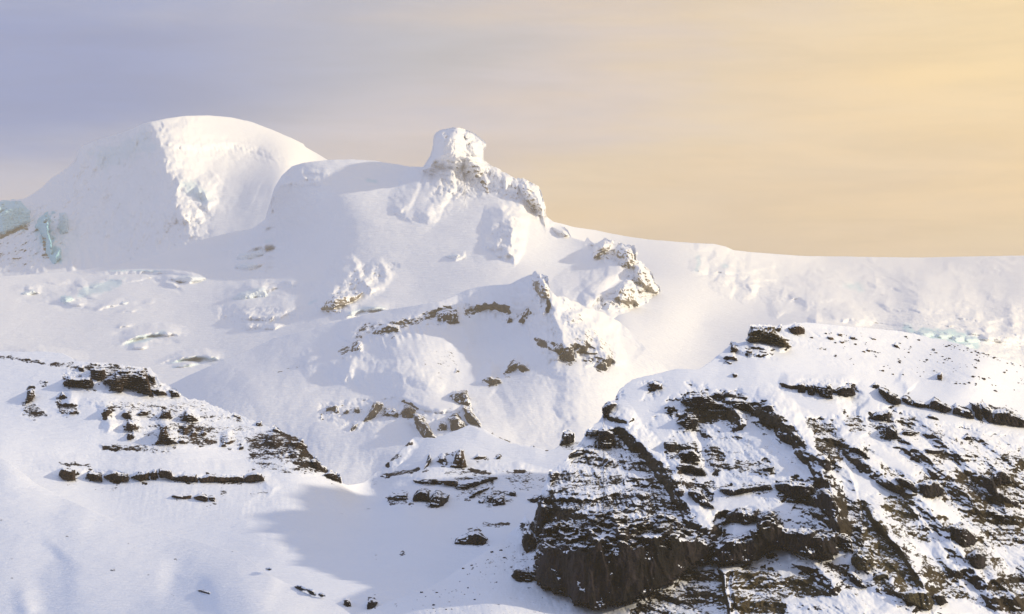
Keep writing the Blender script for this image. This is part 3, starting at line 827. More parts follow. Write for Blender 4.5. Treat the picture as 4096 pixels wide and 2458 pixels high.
E.area(E.N, c4([(1880, 740), (1960, 710), (2200, 880), (2400, 1100), (2200, 1030), (1880, 900)]), 12, 10, 12)
E.area(E.N, c7([(480, 330), (850, 240), (1870, 280), (1860, 480), (1600, 520), (1300, 560), (1000, 560), (740, 540), (500, 540)]), 8, 14, 14)
E.area(E.R, c4([(480, 300), (640, 270), (860, 290), (1030, 310), (1060, 380), (700, 340)]), 0.62, 8, 12)
E.area(E.R, c4([(700, 510), (900, 520), (1400, 520), (1850, 710), (1800, 860), (1500, 860), (1320, 830), (1100, 830), (870, 780), (860, 640), (720, 620)]), 0.36, 20, 14)
E.area(E.R, c4([(1700, 780), (1880, 740), (1960, 720), (2100, 800), (2300, 1020), (2400, 1080), (2240, 1060), (2050, 1000), (1780, 960)]), 0.50, 12, 14)
E.line(E.R, c4([(1940, 725), (2050, 790), (2150, 860), (2230, 960), (2300, 1030), (2395, 1100)]), 14, 0.95, 10)
E.area(E.R, c4([(400, 960), (640, 980), (650, 1010), (420, 1000)]), 0.5, 8, 8)
E.area(E.R, c4([(1250, 860), (1500, 830), (1650, 860), (1500, 900)]), 0.25, 10, 10)
E.area(E.R, c4([(600, 1130), (940, 1150), (940, 1190), (680, 1190)]), 0.36, 8, 8)
E.line(E.R, c4([(1000, 1120), (1040, 1125)]), 6, 0.8, 5)
E.area(E.R, c4([(1530, 1130), (1620, 1150), (1600, 1250), (1560, 1240)]), 0.40, 8, 8)
E.area(E.R, c4([(1700, 1190), (1900, 1160), (1900, 1240), (1720, 1240)]), 0.36, 8, 8)
E.area(E.R, c4([(250, 1020), (380, 1040), (360, 1070), (250, 1050)]), 0.30, 8, 8)
E.line(E.R, c7([(480, 330), (620, 300), (760, 280), (800, 250)]), 10, 0.7, 8)
E.line(E.R, c7([(1190, 265), (1280, 290), (1400, 300)]), 9, 0.85, 8)
E.area(E.R, c7([(1000, 280), (1240, 280), (1280, 330), (1000, 320)]), 0.5, 8, 8)
E.area(E.R, c7([(1440, 260), (1680, 260), (1870, 340), (1860, 480), (1720, 440), (1600, 480), (1480, 330)]), 0.42, 10, 14)
E.line(E.R, c7([(1580, 290), (1680, 285)]), 8, 0.9, 6)
E.area(E.R, c7([(500, 500), (700, 440), (720, 530), (600, 600), (540, 580)]), 0.55, 10, 14)
E.area(E.R, c7([(380, 340), (470, 320), (450, 410), (390, 410)]), 0.35, 8, 10)
E.area(E.R, c7([(260, 570), (400, 590), (390, 650), (280, 640)]), 0.35, 8, 10)
E.area(E.R, c7([(0, 560), (170, 640), (60, 690), (0, 620)]), 0.32, 8, 10)
E.line(E.R, c7([(500, 240), (600, 160), (650, 120)]), 10, 0.55, 12)
E.line(E.R, c7([(635, 80), (740, 50)]), 7, 0.8, 8)
E.line(E.R, c7([(1310, 730), (1440, 740), (1560, 725)]), 10, 0.7, 8)
E.area(E.R, c7([(1100, 480), (1140, 440), (1130, 530), (1100, 530)]), 0.4, 6, 10)
E.area(E.R, c7([(1950, 60), (2090, 40), (2096, 110), (2000, 110)]), 0.6, 8, 8)
E.line(E.R, c7([(1750, 65), (1760, 75)]), 5, 0.9, 4)
E.line(E.R, c7([(1850, 108), (1870, 112)]), 5, 0.9, 4)
for poly, v_ in ((c4([(-60, 205), (130, 222), (230, 250), (320, 262), (520, 268), (480, 305), (300, 290), (100, 252), (-60, 240)]), 0.52),
                 (c4([(150, 540), (260, 560), (360, 640), (240, 690), (160, 640)]), 0.44), (c4([(380, 540), (560, 560), (560, 640), (430, 640)]), 0.42),
                 (c4([(700, 840), (1200, 860), (1200, 920), (720, 890)]), 0.42), (c4([(1680, 920), (2200, 990), (2300, 1080), (1900, 1040)]), 0.44),
                 (c4([(1250, 680), (1500, 700), (1560, 860), (1250, 850)]), 0.46), (c7([(740, 340), (1440, 320), (1440, 430), (1200, 520), (1000, 400)]), 0.46),
                 (c7([(1240, 450), (1560, 440), (1600, 560), (1300, 560)]), 0.46)):
    E.area(E.R, poly, v_, 8, 14)
    E.area(E.N, poly, 6, 8, 14)
P = E.P()
x, y, z = P[..., 0], P[..., 1], P[..., 2]
E.Y += 5 * fbm(x / 110, y / 300, z / 60, 3) + 0.9 * fbm(x / 24, y / 90, z / 20, 4)
flute = sstep(2110, 2040, E.V) * sstep(1890, 1960, E.V) * sstep(380, 500, E.U) * sstep(1400, 1200, E.U)
E.Y += 1.6 * flute * fbm((x + z * 0.25) / 5.5, y / 90, z / 70, 3, 0.6)


def strata(S, amp, T1, T2, dip, lo=0.06, thr=None, warp=9.0):
    """horizontal lava beds: risers and treads where the sheet is rough"""
    P = S.P()
    x, y, z = P[..., 0], P[..., 1], P[..., 2]
    b = z + dip * x + warp * fbm(x / 70, y / 200, z / 70, 3)
    brk = 0.55 + 0.9 * fbm(x / 45, y / 60, z / 25, 3)
    brk = np.clip(brk, 0, 1.2)
    for T, k in ((T1, 1.0), (T2, 0.55)):
        f = (b / T) % 1.0
        g = sstep(0.45, 1.0, f)
        S.Y += amp * k * T * (g - f) * brk
        brk = np.clip(0.5 + 1.1 * fbm(x / 16, y / 30, z / 9, 3), 0, 1.2)


strata(E, E.N / 12.0 * 1.6, 17, 6, 0.03, warp=4)
P = E.P(); x, y, z = P[..., 0], P[..., 1], P[..., 2]
E.Y += E.N * 0.5 * fbm(x / 9, y / 40, z / 6, 4, 0.6, ridged=True)

# ---- near snow shoulder, lower left
crestG = [(-900, 1600), (-250, 1760), (0, 1825), (60, 1870), (150, 1940), (250, 1990), (340, 2030), (450, 2078), (520, 2092), (620, 2122), (760, 2158), (900, 2198), (950, 2206),
          (1010, 2250), (1060, 2290), (1100, 2310), (1180, 2350), (1250, 2386), (1320, 2400), (1365, 2430), (1410, 2462), (1500, 2540), (1700, 2640)]
botG = [(-900, 2600), (-250, 2600), (1350, 2620), (1700, 2700)]
ctrlG = [(-900, 1600, 4500), (-900, 2100, 4050), (-900, 2600, 3450), (-250, 1760, 4300), (0, 1825, 4200), (250, 1990, 4080), (500, 2085, 3950), (950, 2206, 3700), (1060, 2290, 3500), (1250, 2386, 3300), (1410, 2462, 3150),
         (0, 2100, 3950), (300, 2200, 3800), (0, 2458, 3500), (400, 2458, 3400), (700, 2300, 3600), (700, 2458, 3300), (1000, 2400, 3250), (1200, 2500, 3050),
         (-250, 2458, 3550), (-250, 2100, 4000), (0, 2620, 3300), (1350, 2620, 2850), (300, 2060, 3980), (1700, 2700, 2700)]
Gg = Sheet(crestG, botG, ctrlG, -900, 1700, 4, 4, jag=2, seed=6, near=0.35)
Gg.ridge(c6([(0, 0), (150, 120), (300, 210), (500, 290), (700, 380)]), 8.4, 65, 156, 1.4, warp=0.05)
Gg.ridge(c6([(420, 800), (600, 780), (800, 745), (900, 735), (1100, 760), (1230, 800)]), 16.8, 78, 169, 1.4, warp=0.05)
Gg.ridge(c6([(1420, 870), (1480, 845), (1600, 810), (1700, 797), (1880, 820), (2000, 870)]), 20.4, 59.8, 169, 1.4, warp=0.05)
Gg.ridge(c6([(1360, 920), (1390, 1000), (1400, 1074)]), -8.4, 78, 117, 1.4, warp=0.05)
Gg.ridge(c6([(1240, 790), (1210, 860), (1230, 950)]), -6, 78, 78, 1.5, warp=0.05)
Gg.ridge(c6([(440, 620), (330, 750), (250, 840), (300, 960), (230, 1074)]), -15.6, 156, 169, 1.7, warp=0.05)
Gg.ridge(c6([(150, 880), (180, 1000), (215, 1074)]), 14.4, 91, 52, 1.4, warp=0.05)
Gg.ridge(c6([(1380, 640), (1410, 720)]), 6, 78, 78, 1.6, warp=0.05)
Gg.ridge(c6([(1880, 740), (1920, 820), (2060, 880), (2240, 940)]), 6, 26, 78, 1.4, warp=0.05)
Gg.blur(3, 2)
Gg.line(Gg.R, c6([(780, 765), (815, 760)]), 6, 0.9, 4)
Gg.line(Gg.R, c6([(1040, 795), (1058, 796)]), 4, 0.9, 3)
Gg.area(Gg.R, c6([(1340, 890), (1480, 900), (1490, 930), (1400, 920)]), 0.5, 6, 8)
Gg.line(Gg.R, c6([(2080, 870), (2200, 920)]), 8, 0.6, 8)
for a, b in ((15, 408), (475, 522), (1740, 690), (1790, 688), (680, 408), (905, 573), (1640, 627), (600, 878), (1990, 700), (2330, 878), (1218, 936), (80, 680), (85, 818), (20, 660), (600, 290), (1240, 685), (1180, 770)):
    Gg.line(Gg.R, c6([(a - 14, b), (a + 14, b + 3)]), 3.0, 0.62, 4)
P = Gg.P()
x, y, z = P[..., 0], P[..., 1], P[..., 2]
Gg.Y += 11 * fbm(x / 130, y / 260, z / 60, 3) + 1.0 * fbm(x / 18, y / 70, z / 16, 4)
Gg.Y += 0.6 * fbm((x - 0.5 * z) / 3.0, y / 60, z / 30, 3, 0.6) * sstep(-0.1, 0.3, fbm(x / 90, y / 200, z / 60, 2))

# ---- the rocky hill on the right
crestH = [(1150, 2560), (1300, 2500), (1430, 2458), (1515, 2427), (1560, 2405), (1634, 2382), (1700, 2358), (1777, 2318), (1872, 2251), (1930, 2215), (1992, 2175), (2030, 2140), (2063, 2112), (2090, 2085),
          (2100, 2055), (2110, 2100), (2125, 2092), (2135, 2080), (2141, 2062), (2146, 2020), (2153, 1985), (2164, 1972), (2180, 1935), (2190, 1912), (2206, 1884), (2240, 1860), (2262, 1838), (2283, 1812),
          (2305, 1792), (2339, 1745), (2358, 1728), (2381, 1697), (2400, 1680), (2413, 1658), (2415, 1632), (2424, 1616), (2440, 1610), (2458, 1603), (2466, 1580), (2480, 1556), (2508, 1535),
          (2530, 1520), (2551, 1512), (2627, 1496), (2680, 1483), (2712, 1475), (2740, 1477), (2780, 1480), (2800, 1476), (2839, 1449), (2860, 1432), (2885, 1410), (2905, 1396), (2932, 1375),
          (2970, 1372), (2990, 1362), (3000, 1325), (3008, 1308), (3042, 1304), (3119, 1304), (3160, 1296), (3220, 1290), (3290, 1296), (3356, 1303), (3525, 1318), (3600, 1325), (3653, 1335), (3720, 1352),
          (3780, 1362), (3850, 1380), (3907, 1401), (3980, 1425), (4034, 1443), (4096, 1462), (4300, 1520), (4600, 1600), (5300, 1760)]
botH = [(1150, 2660), (5300, 2660)]
ctrlH = [(1150, 2560, 3200), (1515, 2427, 3300), (1777, 2318, 3400), (1992, 2175, 3540), (2100, 2060, 3650), (2146, 2000, 3560), (2206, 1884, 3640), (2305, 1792, 3720), (2415, 1640, 3820),
         (2551, 1512, 3900), (2712, 1475, 3920), (2885, 1410, 3980), (3000, 1320, 4050), (3220, 1290, 4150), (3525, 1318, 4250), (3780, 1362, 4300), (4096, 1462, 4300), (4600, 1600, 4300),
         (2000, 2458, 3120), (1700, 2458, 3180), (2150, 2250, 3440), (2200, 2350, 3300), (2400, 2458, 3180), (2300, 2100, 3430), (2500, 2100, 3400), (2300, 1980, 3540), (2500, 1950, 3560),
         (2450, 1750, 3740), (2600, 1650, 3810), (2750, 1600, 3830), (2600, 1850, 3640), (2750, 2000, 3480), (2830, 2200, 3330), (2750, 2350, 3220), (2900, 1800, 3680), (2900, 2000, 3480),
         (3000, 1500, 3900), (3150, 1700, 3750), (3100, 1900, 3560), (3050, 2050, 3430), (3200, 2200, 3330), (3000, 2300, 3240), (3300, 1900, 3560), (3320, 2100, 3380), (3400, 2250, 3280),
         (3400, 1500, 3960), (3500, 1700, 3790), (3600, 1900, 3610), (3700, 2100, 3460), (3800, 2300, 3330), (3900, 1500, 4060), (3900, 1650, 3920), (4096, 1800, 3820), (4000, 1950, 3660),
         (4096, 2150, 3530), (4096, 2458, 3260), (3500, 2458, 3120), (3000, 2458, 3120), (4600, 2458, 3280), (4600, 1900, 3850), (2600, 2660, 3000), (4000, 2660, 3100), (5300, 1760, 4350), (5300, 2100, 3900), (5300, 2660, 3300)]


def jagH(u):
    return 3 + 9 * sstep(2080, 2150, u) * sstep(2560, 2460, u) + 5 * sstep(2800, 2860, u) * sstep(3060, 3000, u) + 3 * sstep(3500, 3700, u)


H = Sheet(crestH, botH, ctrlH, 1150, 5300, 3, 3, jag=jagH, jagfreq=16, seed=7, near=0.35)
# ribs and gullies of the face (crop c8 coordinates)
for pts, a, wl, wr, p in (
        ([(560, 480), (640, 600), (720, 660), (800, 760), (860, 850), (930, 980), (1000, 1090)], 34, 70, 60, 1.1),
        ([(1000, 1090), (940, 1000), (880, 880), (840, 780)], -16, 50, 40, 1.1),
        ([(780, 620), (850, 700), (870, 760)], 26, 30, 50, 1.1),
        ([(930, 520), (960, 640), (980, 770)], -16, 40, 40, 1.2),
        ([(1060, 400), (1130, 480), (1150, 560)], 26, 50, 50, 1.2),
        ([(1190, 420), (1290, 480), (1400, 580), (1500, 690), (1560, 800), (1600, 960), (1610, 1100)], 50, 120, 60, 1.1),
        ([(1600, 700), (1560, 720), (1640, 860), (1660, 1000), (1640, 1130)], -30, 50, 60, 1.2),
        ([(1590, 560), (1700, 690), (1800, 760), (1960, 850), (2060, 960), (2120, 1060), (2220, 1200), (2300, 1290), (2380, 1425)], 44, 110, 50, 1.1),
        ([(1720, 880), (1790, 1000), (1900, 1130), (1990, 1260), (2040, 1380)], 30, 80, 36, 1.0),
        ([(1700, 900), (1780, 1030), (1880, 1130), (1960, 1260)], -14, 16, 16, 1.0),
        ([(1450, 780), (1500, 900), (1560, 1000)], 16, 50, 50, 1.2),
        ([(1250, 930), (1300, 1010), (1310, 1100)], 18, 40, 60, 1.2),
        ([(1070, 940), (1050, 1040), (1000, 1180)], -30, 50, 50, 1.1),
        ([(1340, 1100), (1480, 1180), (1560, 1260), (1600, 1330)], 26, 60, 60, 1.2),
        ([(1040, 1200), (1070, 1300), (1090, 1425)], 26, 110, 16, 1.1),
        ([(1090, 1210), (1080, 1300), (1110, 1425)], -12, 14, 22, 1.1),
        ([(1780, 480), (1850, 560), (1960, 640), (2060, 720), (2200, 860), (2300, 960)], 26, 70, 50, 1.2),
        ([(1960, 500), (2060, 580), (2200, 700), (2320, 820), (2420, 960), (2473, 1030)], 26, 60, 50, 1.2),
        ([(2100, 560), (2200, 640), (2300, 700), (2420, 800)], 20, 50, 40, 1.2),
        ([(2240, 560), (2350, 660), (2473, 740)], 18, 50, 40, 1.2),
        ([(1700, 620), (1830, 720), (1960, 830)], -20, 50, 50, 1.4),
        ([(2000, 860), (2100, 930), (2200, 1060), (2300, 1180)], -24, 60, 60, 1.4),
        ([(2180, 1000), (2280, 1150), (2400, 1300), (2473, 1400)], 30, 70, 50, 1.2),
        ([(1900, 880), (2000, 1000), (2090, 1120), (2200, 1280)], 22, 50, 50, 1.2),
        ([(1640, 1180), (1720, 1300), (1800, 1425)], -14, 60, 60, 1.4),
        ([(1840, 1230), (1880, 1330), (1990, 1390)], 22, 50, 60, 1.2),
        ([(1680, 350), (1640, 400), (1700, 470)], -22, 70, 70, 1.5),
        ([(1880, 300), (1950, 360)], 10, 60, 60, 1.6),
        ([(1170, 140), (1240, 160), (1370, 165)], 16, 50, 20, 1.0),
        ([(1090, 160), (1180, 190), (1290, 200)], 12, 50, 18, 1.0),
        ([(1020, 200), (1110, 215)], 10, 40, 18, 1.0),
        ([(1310, 330), (1400, 350), (1560, 360), (1680, 350)], 14, 60, 18, 1.0),
        ([(500, 500), (560, 490), (630, 520)], 18, 50, 20, 1.0),
        ([(400, 580), (460, 560), (560, 560)], 20, 50, 20, 1.0),
        ([(300, 690), (360, 640), (470, 650)], 14, 50, 20, 1.0)):
    H.ridge(c8(pts), a, wl * 0.85, wr * 0.85, p)
zones = [  # (polygon in c8, rock, roughness, grass)
    ([(200, 880), (480, 870), (650, 800), (760, 790), (860, 880), (960, 1060), (1000, 1100), (200, 1030)], 0.74, 20, 0.1),
    ([(480, 560), (400, 640), (250, 780), (190, 870), (480, 880), (700, 800), (720, 700), (640, 610), (560, 540)], 0.50, 12, 0.3),
    ([(450, 570), (540, 560), (550, 640), (460, 640)], 0.72, 12, 0.2),
    ([(640, 660), (760, 690), (830, 790), (880, 900), (790, 910), (700, 830), (650, 740)], 0.78, 18, 0.3),
    ([(780, 610), (930, 620), (970, 770), (850, 760), (840, 700), (780, 670)], 0.78, 18, 0.2),
    ([(980, 630), (1060, 650), (1100, 740), (1010, 760)], 0.66, 14, 0.2),
    ([(860, 400), (900, 380), (1060, 380), (1130, 460), (1140, 540), (1050, 530), (880, 545), (830, 520), (870, 460)], 0.82, 14, 0.45),
    ([(780, 450), (850, 450), (840, 490), (790, 500)], 0.6, 10, 0.2),
    ([(1080, 390), (1150, 395), (1290, 450), (1290, 475), (1350, 510), (1430, 590), (1440, 640), (1300, 560), (1200, 490), (1100, 460)], 0.86, 16, 0.2),
    ([(1200, 500), (1300, 560), (1310, 610), (1220, 590)], 0.6, 10, 0.4),
    ([(1100, 700), (1300, 690), (1290, 760), (1100, 760)], 0.66, 14, 0.2),
    ([(1440, 500), (1580, 510), (1620, 600), (1750, 680), (1740, 700), (1620, 700), (1560, 740), (1500, 700), (1480, 600)], 0.72, 16, 0.4),
    ([(1495, 670), (1600, 680), (1600, 730), (1540, 760)], 1.0, 16, 0.1),
    ([(1620, 470), (1700, 490), (1740, 570), (1640, 560)], 0.62, 12, 0.4),
    ([(860, 800), (960, 780), (1010, 820), (1020, 920), (980, 920), (900, 880)], 0.82, 18, 0.1),
    ([(1000, 820), (1300, 810), (1330, 850), (1100, 855), (1000, 850)], 0.85, 12, 0.1),
    ([(880, 930), (960, 950), (970, 1010), (900, 1000)], 0.7, 14, 0.1),
    ([(1040, 980), (1130, 1000), (1100, 1080), (1030, 1060)], 0.6, 14, 0.1),
    ([(1300, 800), (1560, 770), (1600, 900), (1620, 1000), (1440, 960), (1320, 900)], 0.82, 20, 0.25),
    ([(1560, 760), (1650, 900), (1740, 860), (1720, 1180), (1620, 1160), (1600, 980)], 0.62, 14, 0.3),
    ([(1700, 870), (1740, 900), (1860, 1080), (1990, 1260), (2040, 1380), (1980, 1400), (1880, 1320), (1850, 1250), (1800, 1240), (1740, 1180), (1715, 1060)], 0.86, 12, 1.0),
    ([(1790, 880), (1960, 870), (1975, 950), (1930, 1020), (1860, 980), (1800, 930)], 0.84, 12, 1.0),
    ([(1760, 870), (1850, 1000), (1950, 1050), (2020, 1040), (2060, 1120), (1960, 1110), (1860, 1060)], 0.50, 10, 0.8),
    ([(930, 1185), (1000, 1175), (1040, 1240), (1070, 1340), (1080, 1440), (600, 1440), (650, 1370), (800, 1300), (870, 1230)], 0.68, 16, 0.25),
    ([(1030, 1210), (1060, 1300), (1080, 1430), (1040, 1430), (1020, 1300)], 0.95, 10, 0.8),
    ([(1095, 1195), (1250, 1190), (1350, 1245), (1480, 1230), (1565, 1330), (1500, 1365), (1360, 1330), (1340, 1440), (1100, 1440), (1090, 1330), (1080, 1260)], 0.86, 18, 0.75),
    ([(1260, 1110), (1310, 1110), (1330, 1190), (1260, 1180)], 0.8, 14, 0.1),
    ([(1480, 1160), (1640, 1180), (1720, 1300), (1620, 1300), (1560, 1250)], 0.62, 14, 0.15),
    ([(1960, 795), (2060, 790), (2100, 850), (2040, 872), (1980, 862)], 1.0, 14, 0.0),
    ([(1860, 770), (1960, 790), (1990, 860), (1900, 820)], 0.72, 12, 0.4),
    ([(2110, 985), (2180, 1000), (2250, 1080), (2200, 1110), (2140, 1070)], 1.0, 14, 0.0),
    ([(2190, 1120), (2290, 1180), (2290, 1210), (2210, 1190)], 0.75, 14, 0.2),
    ([(2290, 1260), (2473, 1220), (2600, 1250), (2600, 1440), (2400, 1440), (2310, 1330)], 0.62, 18, 0.3),
    ([(1780, 660), (1950, 790), (2200, 780), (2473, 700), (2600, 760), (2600, 1120), (2360, 1120), (2150, 960), (1960, 880), (1800, 780)], 0.46, 14, 0.5),
    ([(2040, 880), (2300, 1090), (2420, 1240), (2290, 1260), (2180, 1150), (2080, 1000)], 0.48, 12, 0.7),
    ([(2130, 720), (2250, 760), (2320, 880), (2250, 900), (2160, 800)], 0.66, 14, 0.4),
    ([(2260, 760), (2330, 740), (2400, 850), (2350, 900)], 0.8, 14, 0.3),
    ([(1740, 470), (1860, 460), (1880, 600), (1820, 610), (1760, 540)], 0.66, 14, 0.2),
    ([(1870, 470), (1960, 490), (1980, 590), (1900, 580)], 0.58, 14, 0.3),
    ([(2010, 530), (2100, 560), (2110, 610), (2030, 590)], 0.62, 12, 0.2),
    ([(2000, 640), (2100, 640), (2180, 690), (2100, 700)], 0.72, 12, 0.2),
    ([(2190, 570), (2240, 600), (2220, 620)], 0.7, 10, 0.2),
    ([(2330, 650), (2473, 690), (2473, 720), (2400, 700), (2340, 690)], 0.66, 12, 0.2),
    ([(1960, 640), (2473, 640), (2473, 800), (2200, 780), (1960, 700)], 0.33, 10, 0.3),
    ([(1720, 1180), (1850, 1250), (1880, 1340), (2030, 1400), (1960, 1400), (1840, 1330), (1760, 1290)], 0.7, 16, 0.5),
    ([(2000, 1180), (2160, 1250), (2230, 1360), (2080, 1400), (2000, 1300)], 0.56, 14, 0.6),
    ([(1480, 330), (1560, 330), (1680, 340), (1690, 390), (1480, 390), (1310, 340)], 0.38, 8, 0.1),
    ([(1170, 80), (1320, 64), (1380, 150), (1170, 140)], 0.45, 10, 0.3),
    ([(1090, 150), (1290, 180), (1290, 200), (1090, 180)], 0.42, 8, 0.2),
    ([(1320, 60), (1700, 80), (1900, 150), (1880, 170), (1560, 130), (1460, 160)], 0.27, 5, 0.2),
    ([(1700, 90), (2000, 110), (2250, 170), (2473, 240), (2473, 400), (2100, 330), (1800, 300), (1500, 230), (1640, 150)], 0.215, 3, 0.2),
    ([(2100, 135), (2250, 180), (2473, 246), (2473, 262), (2230, 195), (2090, 145)], 0.42, 5, 0.2),
    ([(680, 330), (770, 340), (760, 370), (690, 420)], 0.5, 8, 0.3),
    ([(500, 480), (630, 510), (620, 530), (500, 525)], 0.42, 8, 0.5),
    ([(880, 340), (1000, 370), (1080, 400), (900, 380)], 0.35, 6, 0.2),
    ([(490, 400), (560, 380), (540, 460), (490, 480)], 0.75, 10, 0.1),
    ([(100, 1000), (170, 980), (170, 1120), (110, 1140)], 0.6, 14, 0.1),
    ([(30, 1030), (100, 1010), (160, 1240), (100, 1290), (0, 1230), (-80, 1290), (-150, 1360), (-100, 1200)], 0.36, 5, 0.1),
    ([(-400, 1430), (-200, 1330), (100, 1280), (350, 1370), (600, 1400), (600, 1500), (-400, 1500)], 0.33, 4, 0.3),
    ([(60, 1210), (160, 1240), (150, 1270), (60, 1260)], 0.7, 10, 0.1),
    ([(120, 1290), (330, 1370), (380, 1430), (240, 1400)], 0.4, 6, 0.5),
    ([(1100, 560), (1500, 650), (1480, 800), (1100, 800)], 0.28, 8, 0.3),
    ([(1880, 1010), (2110, 1110), (2130, 1240), (1960, 1200)], 0.24, 4, 0.5),
    ([(1560, 1330), (1800, 1340), (1900, 1440), (1500, 1440)], 0.26, 5, 0.4),
]
for poly, r, n, g in zones:
    if 0.3 < r < 0.7:
        r = r + 0.08
    n = n * 1.15
    pp = c8(poly)
    H.area(H.R, pp, r, 14, 26)
    H.area(H.N, pp, n, 22, 26)
    H.area(H.B, pp, g, 14, 26)
# broken ground everywhere on the lower face
H.area(H.R, c8([(480, 570), (640, 560), (860, 400), (1300, 440), (1450, 640), (1700, 600), (1760, 470), (2100, 520), (2700, 640), (2700, 1460), (1000, 1460), (160, 1020), (240, 780)]), 0.385, 20, 40)
H.area(H.N, c8([(480, 570), (640, 560), (860, 400), (1300, 440), (1450, 640), (1700, 600), (1760, 470), (2100, 520), (2700, 640), (2700, 1460), (1000, 1460), (160, 1020), (240, 780)]), 9, 20, 40)
for pts, w in (([(1710, 880), (1745, 960), (1790, 1040), (1850, 1110)], 9), ([(1860, 1110), (1920, 1160), (1950, 1190)], 13)):
    H.line(H.R, c8(pts), w, 1.0, 6)
    H.area(H.B, [(0, 0), (1, 0), (1, 1)], 0)
# smooth snow tongues between the rocks
for poly in ([(1020, 870), (1200, 865), (1260, 920), (1100, 930), (1010, 960), (990, 930)], [(1040, 985), (1120, 1000), (1200, 990), (1200, 1020), (1130, 1060), (1060, 1050)],
             [(880, 860), (960, 930), (1010, 1060), (990, 1085), (930, 980)], [(860, 540), (780, 600), (720, 620), (700, 560), (760, 470), (840, 540)],
             [(1150, 500), (1260, 610), (1240, 660), (1160, 600)], [(1960, 880), (2080, 880), (2180, 990), (2240, 1070), (2180, 1060), (2100, 960), (2000, 900)],
             [(1290, 1120), (1450, 1170), (1480, 1200), (1350, 1190)], [(1900, 1060), (2090, 1110), (2140, 1200), (2000, 1140)], [(1640, 1110), (1720, 1290), (1900, 1425), (1780, 1425), (1660, 1260)],
             [(2050, 1340), (2200, 1360), (2300, 1425), (2050, 1425)], [(1620, 740), (1720, 760), (1820, 860), (1700, 860)], [(2110, 1100), (2200, 1130), (2190, 1160)],
             [(1740, 600), (1860, 660), (1980, 760), (1940, 790), (1800, 700)]):
    H.area(H.R, c8(poly), 0.22, 12, 18, 'cut')
    H.area(H.N, c8(poly), 0.2, 14, 18, 'cut')
P = H.P()
x, y, z = P[..., 0], P[..., 1], P[..., 2]
H.Y += 6 * fbm(x / 90, y / 240, z / 60, 3) + 0.8 * fbm(x / 20, y / 70, z / 18, 4)
strata(H, H.N / 20.0 * 1.9, 24, 7.5, 0.10, warp=8)
P = H.P(); x, y, z = P[..., 0], P[..., 1], P[..., 2]
w_ = sstep(2500, 3300, H.U)
ca = 0.25 + 0.60 * w_
pp_ = (x * (1 - 0.35 * ca) + z * ca); al_ = (z - x * ca)
H.Y += H.N * 0.75 * fbm(pp_ / 26, y / 300, al_ / 95, 4, 0.58, ridged=True) + H.N * 0.35 * fbm(pp_ / 9, y / 200, al_ / 40, 3, 0.6, ridged=True)
H.Y += H.N * 0.34 * fbm(x / 14, y / 60, z / 12, 4, 0.6, ridged=True) + H.N * 0.16 * fbm(x / 5, y / 25, z / 4, 3, 0.6)

# ------------------------------------------------------------------ rock and ice that stands out of the snow: things
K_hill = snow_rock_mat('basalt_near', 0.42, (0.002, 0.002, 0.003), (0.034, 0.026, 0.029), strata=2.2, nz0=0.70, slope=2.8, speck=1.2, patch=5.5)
K_brown = snow_rock_mat('basalt_brown', 0.42, (0.026, 0.017, 0.012), (0.105, 0.068, 0.042), strata=3.2, nz0=0.66, slope=3.2, speck=1.0, patch=1.6)  # browner, lighter basalt for hilltop rocks, boulders, stones and one pinnacle
K_valley = snow_rock_mat('basalt_left', 0.52, (0.020, 0.013, 0.010), (0.066, 0.043, 0.032), strata=2.0, nz0=0.72, slope=3.0, speck=0.9, patch=1.8)
K_mid = snow_rock_mat('basalt_middle', 2.0, (0.014, 0.013, 0.018), (0.055, 0.046, 0.044), strata=0.8, nz0=0.74, slope=1.3, speck=2.0, patch=3.0)
K_rime = snow_rock_mat('rime_rock', 2.6, (0.16, 0.13, 0.10), (0.34, 0.30, 0.25), strata=0.6, nz0=0.30, slope=1.3, speck=1.8, patch=2.0)
K_ice = snow_rock_mat('glacier_ice', 2.8, (0.3, 0.3, 0.3), (0.4, 0.4, 0.4), strata=1.0)

THINGS = []


def tag(o, label, cat, group=None):
    o['label'] = label
    o['category'] = cat
    if group:
        o['group'] = group


